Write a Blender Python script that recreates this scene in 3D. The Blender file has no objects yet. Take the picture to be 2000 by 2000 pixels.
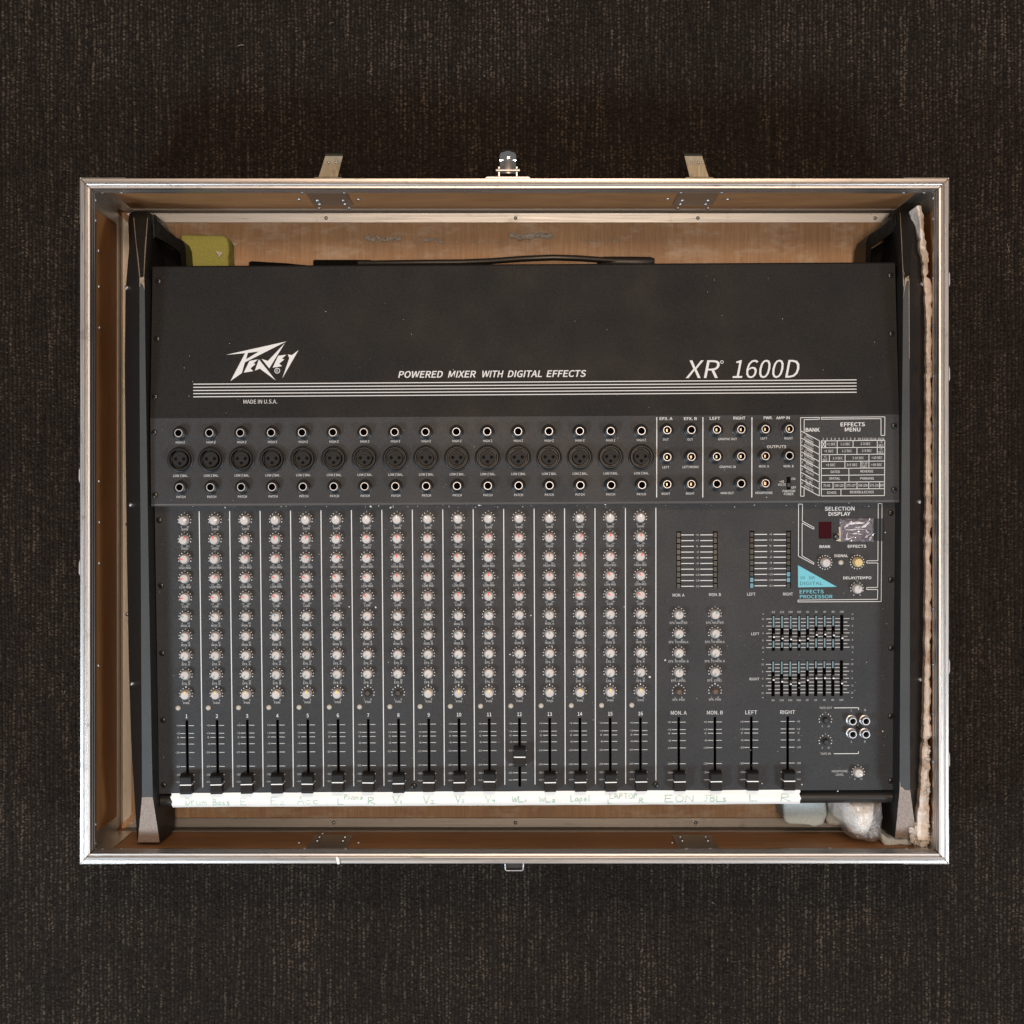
import bpy, bmesh, math, random, os
import numpy as np
from mathutils import Vector, Matrix

random.seed(7)
RNG = np.random.default_rng(11)
scene = bpy.context.scene
COL = scene.collection
R = math.radians

# ------------------------------------------------------------------ camera, light
ZR = 0.152            # height of the case rim above the carpet
CZ = ZR + 1.65        # camera height
K = 0.0005 / 1.65     # metres per (photo pixel * metre of distance)

cam_d = bpy.data.cameras.new('camera')
cam_d.sensor_width = 36.0
cam_d.lens = 36.0 * 1.65 / 1.0
cam_d.clip_start = 0.05
cam_d.clip_end = 50
cam = bpy.data.objects.new('camera', cam_d)
cam.location = (0, 0, CZ)
COL.objects.link(cam)
scene.camera = cam

world = bpy.data.worlds.new('World')
scene.world = world
world.use_nodes = True
bg = world.node_tree.nodes['Background']
bg.inputs[0].default_value = (0.92, 0.90, 0.90, 1)
bg.inputs[1].default_value = 0.165


def area_lamp(name, loc, target, size, size_y, power, color):
    d = bpy.data.lights.new(name, 'AREA')
    d.shape = 'RECTANGLE'
    d.size = size
    d.size_y = size_y
    d.energy = power
    d.color = color
    o = bpy.data.objects.new(name, d)
    o.location = loc
    o.rotation_euler = (Vector(target) - Vector(loc)).to_track_quat('-Z', 'Y').to_euler()
    COL.objects.link(o)
    return o


area_lamp('window_light_west', (-1.30, -1.02, 1.75), (-0.1, -0.05, 0.1), 0.44, 0.44, 31, (0.77, 0.90, 1.0))
area_lamp('window_light_east', (1.35, -1.02, 1.75), (0.1, -0.05, 0.1), 0.44, 0.44, 22, (0.82, 0.92, 1.0))
area_lamp('ceiling_lamp_warm', (0.12, -0.04, 2.65), (0.08, 0.12, 0.1), 0.50, 0.40, 21, (1.0, 0.76, 0.56))
area_lamp('far_warm_fill', (0.15, 1.0, 2.65), (0.10, 0.55, 0.0), 0.55, 0.40, 23, (1.0, 0.70, 0.47))  # second warm lamp, added to warm the far rail and carpet

scene.view_settings.view_transform = 'Standard'
scene.view_settings.look = 'None'
scene.view_settings.exposure = 0.0
scene.view_settings.gamma = 1.0
scene.cycles.use_denoising = True
scene.cycles.max_bounces = 8

# ------------------------------------------------------------------ helpers


def tag(o, label=None, cat=None, group=None, kind=None):
    if label: o['label'] = label
    if cat: o['category'] = cat
    if group: o['group'] = group
    if kind: o['kind'] = kind
    return o


def empty(name, loc=(0, 0, 0), rz=0.0):
    o = bpy.data.objects.new(name, None)
    o.empty_display_size = 0.05
    o.location = loc
    o.rotation_euler = (0, 0, rz)
    COL.objects.link(o)
    return o


def put(name, me, parent=None, loc=(0, 0, 0), rot=(0, 0, 0), mat=None):
    o = bpy.data.objects.new(name, me)
    o.location = loc
    o.rotation_euler = rot
    if parent is not None:
        o.parent = parent
    if mat is not None and len(me.materials) == 0:
        me.materials.append(mat)
    COL.objects.link(o)
    return o


def mesh(name, verts, faces, mat=None, smooth=False, angle=None):
    me = bpy.data.meshes.new(name)
    me.from_pydata([tuple(v) for v in verts], [], [tuple(f) for f in faces])
    me.update()
    if mat: me.materials.append(mat)
    if smooth or angle:
        me.polygons.foreach_set('use_smooth', [True] * len(me.polygons))
        if angle:
            try:
                me.set_sharp_from_angle(angle=R(angle))
            except Exception:
                pass
    return me


def bevel_mesh(me, w, seg=1):
    bm = bmesh.new(); bm.from_mesh(me)
    bmesh.ops.recalc_face_normals(bm, faces=bm.faces)
    bmesh.ops.bevel(bm, geom=list(bm.edges), offset=w, segments=seg, profile=0.5, affect='EDGES', clamp_overlap=True)
    bm.to_mesh(me); bm.free()
    return me


def box_vf(x0, x1, y0, y1, z0, z1):
    v = [(x0, y0, z0), (x1, y0, z0), (x1, y1, z0), (x0, y1, z0), (x0, y0, z1), (x1, y0, z1), (x1, y1, z1), (x0, y1, z1)]
    f = [(0, 3, 2, 1), (4, 5, 6, 7), (0, 1, 5, 4), (1, 2, 6, 5), (2, 3, 7, 6), (3, 0, 4, 7)]
    return v, f


def box(name, x0, x1, y0, y1, z0, z1, mat=None, bev=0.0):
    v, f = box_vf(x0, x1, y0, y1, z0, z1)
    me = mesh(name, v, f, mat)
    if bev: bevel_mesh(me, bev, 2 if bev > 0.001 else 1)
    return me


def lathe(name, prof, seg=20, mat=None, flute=None, angle=35):
    """prof: list of (r, z) from the bottom outside to the top or centre"""
    v, f = [], []
    rings = []
    for r, z in prof:
        if r < 1e-7:
            rings.append([len(v)]); v.append((0, 0, z))
        else:
            base = len(v)
            for i in range(seg):
                a = 2 * math.pi * i / seg
                rr = r
                if flute and z > flute[1] and (i % flute[2] == 0): rr = r * (1 - flute[0])
                v.append((rr * math.cos(a), rr * math.sin(a), z))
            rings.append(list(range(base, base + seg)))
    for a, b in zip(rings[:-1], rings[1:]):
        if len(a) == 1 and len(b) == 1: continue
        for i in range(seg):
            j = (i + 1) % seg
            if len(a) == 1: f.append((a[0], b[i], b[j]))
            elif len(b) == 1: f.append((a[i], a[j], b[0]))
            else: f.append((a[i], a[j], b[j], b[i]))
    return mesh(name, v, f, mat, smooth=True, angle=angle)


def prism(name, pts, z0, z1, mat=None, bev=0.0, smooth=False):
    n = len(pts)
    v = [(p[0], p[1], z0) for p in pts] + [(p[0], p[1], z1) for p in pts]
    f = [tuple(range(n - 1, -1, -1)), tuple(range(n, 2 * n))]
    f += [(i, (i + 1) % n, n + (i + 1) % n, n + i) for i in range(n)]
    me = mesh(name, v, f, mat)
    bm = bmesh.new(); bm.from_mesh(me); bmesh.ops.recalc_face_normals(bm, faces=bm.faces); bm.to_mesh(me); bm.free()
    if bev: bevel_mesh(me, bev, 2)
    return me


def tube(name, pts, r, seg=10, mat=None, closed=False):
    pts = [Vector(p) for p in pts]
    rs = r if isinstance(r, (list, tuple)) else [r] * len(pts)
    v, f = [], []
    n = len(pts)
    for i, p in enumerate(pts):
        t = (pts[min(i + 1, n - 1)] - pts[max(i - 1, 0)]).normalized()
        up = Vector((0, 0, 1)) if abs(t.z) < 0.9 else Vector((1, 0, 0))
        a = t.cross(up).normalized(); b = a.cross(t)
        for s in range(seg):
            an = 2 * math.pi * s / seg
            v.append(p + (a * math.cos(an) + b * math.sin(an)) * rs[i])
    for i in range(n - 1):
        for s in range(seg):
            u = (s + 1) % seg
            f.append((i * seg + s, i * seg + u, (i + 1) * seg + u, (i + 1) * seg + s))
    f.append(tuple(range(seg - 1, -1, -1)))
    f.append(tuple((n - 1) * seg + s for s in range(seg)))
    return mesh(name, v, f, mat, smooth=True, angle=50)


def px(x, y, z):
    """a point of the photograph brought back to the height z"""
    d = CZ - z
    return Vector(((x - 1000) * K * d, (1000 - y) * K * d, z))


def vnoise(x, y, seed=0):
    """smooth value noise, numpy"""
    xi = np.floor(x).astype(np.int64); yi = np.floor(y).astype(np.int64)
    xf = x - xi; yf = y - yi
    u = xf * xf * (3 - 2 * xf); w = yf * yf * (3 - 2 * yf)

    def h(a, b):
        n = (a * 374761393 + b * 668265263 + seed * 982451653) & 0x7fffffff
        n = ((n ^ (n >> 13)) * 1274126177) & 0x7fffffff
        n = (n ^ (n >> 16)) & 0x7fffffff
        return n / 0x7fffffff
    return (h(xi, yi) * (1 - u) + h(xi + 1, yi) * u) * (1 - w) + (h(xi, yi + 1) * (1 - u) + h(xi + 1, yi + 1) * u) * w


# ------------------------------------------------------------------ materials


def new_mat(name):
    m = bpy.data.materials.new(name)
    m.use_nodes = True
    nt = m.node_tree
    b = nt.nodes['Principled BSDF']
    return m, nt, b


def plain(name, color, rough=0.5, metal=0.0, spec=0.5, coat=0.0):
    m, nt, b = new_mat(name)
    b.inputs['Base Color'].default_value = (*color, 1)
    b.inputs['Roughness'].default_value = rough
    b.inputs['Metallic'].default_value = metal
    b.inputs['Specular IOR Level'].default_value = spec
    b.inputs['Coat Weight'].default_value = coat
    return m


def node(nt, t, **kw):
    n = nt.nodes.new(t)
    for k, v in kw.items(): setattr(n, k, v)
    return n


def coords(nt, scale, out='Object'):
    tc = node(nt, 'ShaderNodeTexCoord')
    mp = node(nt, 'ShaderNodeMapping')
    mp.inputs['Scale'].default_value = scale
    nt.links.new(tc.outputs[out], mp.inputs['Vector'])
    return mp.outputs['Vector']


def noise(nt, vec, scale, detail=2.0, rough=0.5, dist=0.0):
    n = node(nt, 'ShaderNodeTexNoise')
    n.inputs['Scale'].default_value = scale
    n.inputs['Detail'].default_value = detail
    n.inputs['Roughness'].default_value = rough
    n.inputs['Distortion'].default_value = dist
    nt.links.new(vec, n.inputs['Vector'])
    return n.outputs['Fac']


def ramp(nt, fac, stops):
    r = node(nt, 'ShaderNodeValToRGB')
    el = r.color_ramp.elements
    while len(el) < len(stops): el.new(0.5)
    for e, (p, c) in zip(el, stops):
        e.position = p
        e.color = (*c, 1) if not isinstance(c, float) else (c, c, c, 1)
    nt.links.new(fac, r.inputs['Fac'])
    return r.outputs['Color']


def mix(nt, fac, a, b, mode='MIX'):
    n = node(nt, 'ShaderNodeMix', data_type='RGBA', blend_type=mode)
    for s, val in (('Factor', fac), ('A', a), ('B', b)):
        sock = [i for i in n.inputs if i.name == s and (i.type == 'RGBA' if s != 'Factor' else i.type == 'VALUE')][0]
        if isinstance(val, (int, float)): sock.default_value = val
        elif isinstance(val, tuple): sock.default_value = (*val, 1)
        else: nt.links.new(val, sock)
    return [o for o in n.outputs if o.type == 'RGBA'][0]


def bump(nt, b, h, strength, dist):
    n = node(nt, 'ShaderNodeBump')
    n.inputs['Strength'].default_value = strength
    n.inputs['Distance'].default_value = dist
    nt.links.new(h, n.inputs['Height'])
    nt.links.new(n.outputs['Normal'], b.inputs['Normal'])


def paint_mat(name, base, rough, speck=0.35, scuff=0.25):
    m, nt, b = new_mat(name)
    v = coords(nt, (1, 1, 1))
    g = noise(nt, v, 620, 2.0, 0.7)
    c1 = ramp(nt, g, [(0.25, tuple(c * (1 - speck) for c in base)), (0.75, tuple(c * (1 + speck) for c in base))])
    d = noise(nt, v, 9, 5.0, 0.62)
    dd = ramp(nt, d, [(0.45, 0.0), (0.85, scuff)])
    c2 = mix(nt, dd, c1, tuple(c * 2.2 + 0.008 for c in base))
    nt.links.new(c2, b.inputs['Base Color'])
    rr = ramp(nt, noise(nt, v, 22, 4), [(0.3, rough - 0.06), (0.7, rough + 0.08)])
    nt.links.new(rr, b.inputs['Roughness'])
    bump(nt, b, noise(nt, v, 1300, 2.0, 0.6), 0.35, 0.0003)
    return m


def metal_mat(name, along, base=(0.62, 0.59, 0.57), rough=0.38, dirt=0.6):
    """brushed extrusion; along = 'X' or 'Y' run of the streaks"""
    m, nt, b = new_mat(name)
    b.inputs['Metallic'].default_value = 1.0
    s = (1.2, 90, 40) if along == 'X' else ((90, 1.2, 40) if along == 'Y' else (60, 60, 1.2))
    v = coords(nt, s)
    v2 = coords(nt, (1, 1, 1))
    st = noise(nt, v, 14, 4, 0.6)
    c = ramp(nt, st, [(0.25, tuple(x * 0.88 for x in base)), (0.6, base), (1.0, tuple(min(1, x * 1.05) for x in base))])
    blotch = noise(nt, v2, 38, 6, 0.7)
    bm_ = ramp(nt, blotch, [(0.58, 0.0), (0.72, dirt)])
    c = mix(nt, bm_, c, tuple(x * 0.42 for x in base))
    s3 = (6, 130, 40) if along == 'X' else ((130, 6, 40) if along == 'Y' else (40, 40, 6))
    nick = noise(nt, coords(nt, s3), 4, 3, 0.6)
    nm = ramp(nt, nick, [(0.66, 0.0), (0.74, 0.6)])
    c = mix(nt, nm, c, (0.10, 0.09, 0.085))
    nt.links.new(c, b.inputs['Base Color'])
    rr = ramp(nt, noise(nt, v, 9, 4, 0.6), [(0.3, rough - 0.05), (0.75, rough + 0.07)])
    nt.links.new(rr, b.inputs['Roughness'])
    bump(nt, b, st, 0.06, 0.0004)
    return m


def wood_mat(name, dark, light, along, residue=False, rough=0.55):
    m, nt, b = new_mat(name)
    s = {'X': (3, 60, 60), 'Y': (60, 3, 60), 'Z': (60, 60, 3)}[along]
    v = coords(nt, s)
    v2 = coords(nt, (1, 1, 1))
    gr = noise(nt, v, 5, 6, 0.65, 0.4)
    c = ramp(nt, gr, [(0.28, dark), (0.72, light)])
    big = noise(nt, v2, 11, 4, 0.6)
    c = mix(nt, ramp(nt, big, [(0.35, 0.0), (0.75, 0.55)]), c, tuple(x * 0.62 for x in dark))
    fine = noise(nt, coords(nt, {'X': (30, 900, 900), 'Y': (900, 30, 900), 'Z': (900, 900, 30)}[along]), 1, 2)
    c = mix(nt, ramp(nt, fine, [(0.35, 0.28), (0.6, 0.0)]), c, tuple(x * 0.5 for x in dark))
    if residue:
        sm = noise(nt, coords(nt, (1, 2.2, 1)), 26, 7, 0.72)
        c = mix(nt, ramp(nt, sm, [(0.50, 0.0), (0.66, 0.60)]), c, (0.56, 0.48, 0.40))
    nt.links.new(c, b.inputs['Base Color'])
    b.inputs['Roughness'].default_value = rough
    bump(nt, b, gr, 0.25, 0.0006)
    return m


def foam_mat(name, base, var=0.35, scale=420, stain=None):
    m, nt, b = new_mat(name)
    v = coords(nt, (1, 1, 1))
    n1 = noise(nt, v, scale, 3, 0.7)
    c = ramp(nt, n1, [(0.3, tuple(x * (1 - var) for x in base)), (0.7, tuple(min(1, x * (1 + var * 0.5)) for x in base))])
    if stain:
        n2 = noise(nt, v, 45, 5, 0.65)
        c = mix(nt, ramp(nt, n2, [(0.54, 0.0), (0.68, 0.8)]), c, stain)
    nt.links.new(c, b.inputs['Base Color'])
    b.inputs['Roughness'].default_value = 0.95
    b.inputs['Specular IOR Level'].default_value = 0.15
    bump(nt, b, n1, 0.8, 0.0012)
    return m


M = {}
M['panel'] = paint_mat('panel_paint', (0.0225, 0.024, 0.027), 0.50, 0.42, 0.3)
M['panel'].node_tree.nodes['Principled BSDF'].inputs['Specular IOR Level'].default_value = 0.30
M['top_paint'] = paint_mat('top_cover_paint', (0.010, 0.0095, 0.0095), 0.55, 0.6, scuff=0.12)
M['top_paint'].node_tree.nodes['Principled BSDF'].inputs['Specular IOR Level'].default_value = 0.2
M['print'] = plain('white_print', (0.66, 0.66, 0.66), 0.6)
M['print_dim'] = plain('thin_white_print', (0.50, 0.50, 0.50), 0.6)
M['blue_print'] = plain('cyan_print', (0.13, 0.45, 0.54), 0.55)
M['black'] = plain('black_plastic', (0.012, 0.012, 0.013), 0.42)
M['black_void'] = plain('black_inside', (0.004, 0.004, 0.004), 0.9, spec=0.1)
M['steel'] = plain('nickel', (0.55, 0.56, 0.59), 0.42, 1.0)
M['brass'] = plain('brass_contact', (0.58, 0.47, 0.30), 0.4, 1.0)
M['copper'] = plain('copper_contact', (0.75, 0.42, 0.28), 0.3, 1.0)
M['chrome'] = plain('chrome', (0.86, 0.86, 0.87), 0.08, 1.0)
M['zinc'] = metal_mat('zinc_plate', 'X', (0.36, 0.375, 0.37), 0.36, 0.4)
M['strap'] = metal_mat('yellow_zinc_strap', 'Y', (0.20, 0.18, 0.14), 0.48, 0.7)
M['alu_x'] = metal_mat('aluminium_rail', 'X')
M['alu_y'] = metal_mat('aluminium_rail_side', 'Y')
M['shaded_x'] = metal_mat('shaded_aluminium_angle', 'X', (0.27, 0.26, 0.25), 0.5, 0.6)  # darker copy of the angle metal, its shade put into the colour
M['shaded_y'] = metal_mat('shaded_aluminium_angle_side', 'Y', (0.44, 0.41, 0.37), 0.5, 0.6)  # side copy, with shade and tan wood reflection put into the colour
M['alu_z'] = metal_mat('aluminium_corner', 'Z', (0.66, 0.64, 0.61), 0.38)
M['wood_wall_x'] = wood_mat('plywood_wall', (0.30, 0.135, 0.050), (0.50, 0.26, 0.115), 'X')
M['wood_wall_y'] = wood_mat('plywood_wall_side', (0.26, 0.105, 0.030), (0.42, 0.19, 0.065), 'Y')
M['wood_floor'] = wood_mat('plywood_floor', (0.38, 0.215, 0.11), (0.56, 0.37, 0.215), 'Y', residue=True)
M['laminate'] = plain('black_laminate', (0.02, 0.02, 0.02), 0.5)
M['red_line'] = plain('red_pointer', (0.75, 0.10, 0.08), 0.5)
M['teal_line'] = plain('teal_pointer', (0.16, 0.30, 0.33), 0.5)
M['yellow_line'] = plain('yellow_pointer', (0.85, 0.62, 0.16), 0.5)
M['white_line'] = plain('white_pointer', (0.85, 0.85, 0.83), 0.5)


def knob_mat(name, base):
    m, nt, b = new_mat(name)
    v = coords(nt, (1, 1, 1))
    oi = node(nt, 'ShaderNodeObjectInfo')
    c = mix(nt, ramp(nt, noise(nt, v, 420, 4, 0.7), [(0.45, 0.0), (0.8, 0.55)]), base, tuple(x * 0.5 for x in base))
    c = mix(nt, ramp(nt, oi.outputs['Random'], [(0.0, 0.0), (1.0, 0.4)]), c, tuple(x * 0.7 for x in base))
    nt.links.new(c, b.inputs['Base Color'])
    b.inputs['Roughness'].default_value = 0.42
    return m


M['knob'] = knob_mat('grey_white_knob', (0.55, 0.515, 0.50))
M['knob_yellow'] = knob_mat('yellowed_knob', (0.62, 0.47, 0.22))
M['led'] = plain('frosted_lens', (0.46, 0.42, 0.36), 0.35)
M['seg_red'] = plain('meter_red_segment', (0.022, 0.014, 0.013), 0.3)
M['seg_yellow'] = plain('meter_yellow_segment', (0.036, 0.035, 0.025), 0.3)
M['seg_green'] = plain('meter_green_segment', (0.020, 0.028, 0.027), 0.3)
M['seg_pale'] = plain('meter_pale_segment', (0.11, 0.26, 0.33), 0.3)
M['display'] = plain('dark_red_window', (0.034, 0.003, 0.006), 0.5, spec=0.05)
M['film'] = plain('slider_film_sheen', (0.16, 0.27, 0.32), 0.25)  # pale blue paints in the reflection on the dust seals

# vinyl on the cheeks
m, nt, b = new_mat('black_vinyl')
v = coords(nt, (1, 1, 1))
g = noise(nt, v, 500, 3, 0.65)
c = ramp(nt, g, [(0.3, (0.008, 0.0075, 0.0072)), (0.75, (0.022, 0.021, 0.020))])
sp = noise(nt, v, 260, 5, 0.75)
c = mix(nt, ramp(nt, sp, [(0.70, 0.0), (0.75, 0.6)]), c, (0.30, 0.26, 0.22))
nt.links.new(c, b.inputs['Base Color'])
b.inputs['Roughness'].default_value = 0.5
b.inputs['Specular IOR Level'].default_value = 0.28
bump(nt, b, g, 0.45, 0.0006)
M['vinyl'] = m
M['ridge'] = paint_mat('cheek_edge_sheen', (0.022, 0.027, 0.030), 0.5, 0.25, 0.1)  # blue-grey base paints in the cool light reflected along the ridge
M['worn'] = foam_mat('worn_fibreboard', (0.36, 0.30, 0.27), 0.3, 520)
M['worn_edge'] = foam_mat('bare_wood_edge', (0.30, 0.245, 0.18), 0.35, 300)

M['green_foam'] = foam_mat('green_foam', (0.37, 0.38, 0.11), 0.2, 600)
M['pink_foam'] = foam_mat('aged_cream_foam', (0.88, 0.79, 0.72), 0.18, 240, stain=(0.50, 0.40, 0.33))
M['blue_foam'] = foam_mat('pale_blue_foam', (0.60, 0.74, 0.82), 0.12, 500)
M['grey_foam'] = foam_mat('grey_blue_foam', (0.52, 0.57, 0.58), 0.2, 450)
M['crumb'] = foam_mat('foam_crumb', (0.60, 0.56, 0.52), 0.3, 300)
M['chip'] = plain('white_chip', (0.80, 0.78, 0.75), 0.7)
M['dust'] = plain('dust_speck', (0.50, 0.48, 0.45), 0.9)
M['glue'] = foam_mat('dried_glue', (0.50, 0.48, 0.45), 0.4, 300)
M['wool'] = foam_mat('cream_wadding', (0.96, 0.94, 0.90), 0.03, 150)

m, nt, b = new_mat('white_tape')
v = coords(nt, (4, 60, 60))
c = ramp(nt, noise(nt, v, 4, 3), [(0.3, (0.76, 0.76, 0.74)), (0.7, (0.88, 0.87, 0.85))])
nt.links.new(c, b.inputs['Base Color'])
b.inputs['Roughness'].default_value = 0.55
M['tape'] = m
m, nt, b = new_mat('green_marker')
v = coords(nt, (1, 1, 1))
c = ramp(nt, noise(nt, v, 90, 3), [(0.3, (0.24, 0.50, 0.39)), (0.7, (0.58, 0.73, 0.67))])
nt.links.new(c, b.inputs['Base Color'])
M['ink'] = m

# thin clear tape and thin white plastic: glossy film over transparency
def film_mat(name, tint, opac, rough):
    m, nt, b = new_mat(name)
    b.inputs['Base Color'].default_value = (*tint, 1)
    b.inputs['Roughness'].default_value = rough
    b.inputs['Alpha'].default_value = opac
    b.inputs['Specular IOR Level'].default_value = 0.9
    return m


M['clear_tape'] = film_mat('clear_tape', (0.42, 0.40, 0.45), 0.40, 0.07)
M['white_film'] = film_mat('white_plastic_bag', (0.95, 0.95, 0.97), 0.34, 0.2)

# ------------------------------------------------------------------ lettering
_cache = {}
FONT = None
try:      # the sans serif that ships inside Blender, else its built-in face
    FONT = bpy.data.fonts.load(os.path.join(bpy.utils.system_resource('DATAFILES'), 'fonts', 'Noto Sans CJK Regular.woff2'))
except Exception:
    FONT = None
PRINT_LIFT = 0.00012


def text_geo(s, bold=0.0):
    key = (s, bold)
    if key in _cache: return _cache[key]
    cu = bpy.data.curves.new('tmp', 'FONT')
    cu.body = s
    if FONT: cu.font = FONT
    cu.resolution_u = 3
    cu.size = 1.0
    cu.offset = bold
    ob = bpy.data.objects.new('tmp', cu)
    me = bpy.data.meshes.new_from_object(ob)
    me.calc_loop_triangles()
    n = len(me.vertices)
    co = np.empty(n * 3); me.vertices.foreach_get('co', co)
    co = co.reshape(-1, 3)[:, :2].copy()
    tr = np.array([t.vertices[:] for t in me.loop_triangles], dtype=int).reshape(-1, 3)
    bpy.data.objects.remove(ob); bpy.data.curves.remove(cu); bpy.data.meshes.remove(me)
    if n:
        co[:, 0] -= 0.5 * (co[:, 0].min() + co[:, 0].max())
    _cache[key] = (co, tr)
    return _cache[key]


_h = text_geo('H')[0]
CAP = _h[:, 1].max() - _h[:, 1].min()
PXM = 0.000507        # one photo pixel at panel height, metres


class Sheet:
    """flat print laid on a panel; zf gives the panel height at a local y"""

    def __init__(self, locf, zf, lift=PRINT_LIFT):
        self.locf, self.zf, self.lift = locf, zf, lift
        self.v, self.f = [], []

    def add(self, pts, faces):
        o = len(self.v)
        for x, y in pts: self.v.append((x, y, self.zf(y) + self.lift))
        for t in faces: self.f.append(tuple(i + o for i in t))

    def poly(self, pxs):
        p = [self.locf(a, b_) for a, b_ in pxs]
        pts = [(q.x, q.y) for q in p]
        ar = sum(pts[i][0] * pts[(i + 1) % len(pts)][1] - pts[(i + 1) % len(pts)][0] * pts[i][1] for i in range(len(pts)))
        if ar < 0: pts.reverse()
        self.add(pts, [tuple(range(len(pts)))])

    def line(self, a, b_, w=1.6):
        p, q = self.locf(*a), self.locf(*b_)
        d = Vector((q.x - p.x, q.y - p.y)); L = d.length
        if L < 1e-9: return
        d /= L
        n = Vector((-d.y, d.x)) * (w * PXM / 2)
        e = d * 0
        self.add([(p.x - n.x, p.y - n.y), (q.x - n.x, q.y - n.y), (q.x + n.x, q.y + n.y), (p.x + n.x, p.y + n.y)], [(0, 1, 2, 3)])

    def path(self, pts, w=1.6, closed=False):
        n = len(pts)
        for i in range(n if closed else n - 1): self.line(pts[i], pts[(i + 1) % n], w)

    def dot(self, c, d=2.4, seg=6):
        self.dot_l(self.locf(*c), d, seg)

    def dot_l(self, p, d=2.4, seg=6):
        r = d * PXM / 2
        self.add([(p.x + r * math.cos(2 * math.pi * i / seg), p.y + r * math.sin(2 * math.pi * i / seg)) for i in range(seg)], [tuple(range(seg))])

    def ring(self, c, d, w, seg=18):
        p = self.locf(*c)
        r1 = d * PXM / 2; r0 = r1 - w * PXM
        pts = []
        for i in range(seg):
            a = 2 * math.pi * i / seg
            pts += [(p.x + r0 * math.cos(a), p.y + r0 * math.sin(a)), (p.x + r1 * math.cos(a), p.y + r1 * math.sin(a))]
        self.add(pts, [(2 * i, 2 * i + 1, (2 * i + 3) % (2 * seg), (2 * i + 2) % (2 * seg)) for i in range(seg)])

    def text(self, s, c, cap, width=None, bold=0.012, shear=0.0, rot=0.0, skew=0.0):
        self.text_l(s, self.locf(*c), cap, width, bold, shear, rot, skew)

    def text_l(self, s, p, cap, width=None, bold=0.012, shear=0.0, rot=0.0, skew=0.0):
        """centred on p (both ways), cap height and width in photo pixels"""
        co, tr = text_geo(s, round(bold * 0.22, 4) if bold > 0.015 else 0.0)
        if len(co) == 0: return
        sy = cap * PXM / CAP
        sx = sy * 0.95
        if width:
            sx = width * PXM / max(1e-6, (co[:, 0].max() - co[:, 0].min()))
        x = co[:, 0] * sx; y = (co[:, 1] - CAP / 2) * sy
        x = x + shear * y
        y = y + skew * x
        if rot:
            ca, sa = math.cos(rot), math.sin(rot)
            x, y = x * ca - y * sa, x * sa + y * ca
        self.add(list(zip((x + p.x).tolist(), (y + p.y).tolist())), tr.tolist())

    def build(self, name, parent, mat):
        return put(name, mesh(name, self.v, self.f, mat), parent)


# ------------------------------------------------------------------ carpet
m, nt, b = new_mat('carpet_backing')
c = ramp(nt, noise(nt, coords(nt, (1, 1, 1)), 300, 3), [(0.3, (0.012, 0.010, 0.009)), (0.7, (0.022, 0.018, 0.016))])
nt.links.new(c, b.inputs['Base Color'])
b.inputs['Roughness'].default_value = 1.0
b.inputs['Specular IOR Level'].default_value = 0.1
M['carpet'] = m
m, nt, b = new_mat('carpet_yarn')
at = node(nt, 'ShaderNodeAttribute', attribute_name='tone')
c = ramp(nt, at.outputs['Fac'], [(0.0, (0.011, 0.009, 0.0075)), (0.40, (0.038, 0.031, 0.025)), (1.0, (0.165, 0.133, 0.102))])
nt.links.new(c, b.inputs['Base Color'])
b.inputs['Roughness'].default_value = 0.95
b.inputs['Specular IOR Level'].default_value = 0.12
b.inputs['Sheen Weight'].default_value = 0.0
M['yarn'] = m

carpet = put('carpet', mesh('carpet', [(-4, -4, 0), (4, -4, 0), (4, 4, 0), (-4, 4, 0)], [(0, 1, 2, 3)], M['carpet']))
tag(carpet, 'dark brown ribbed loop pile carpet under the case', 'carpet', kind='structure')


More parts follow.
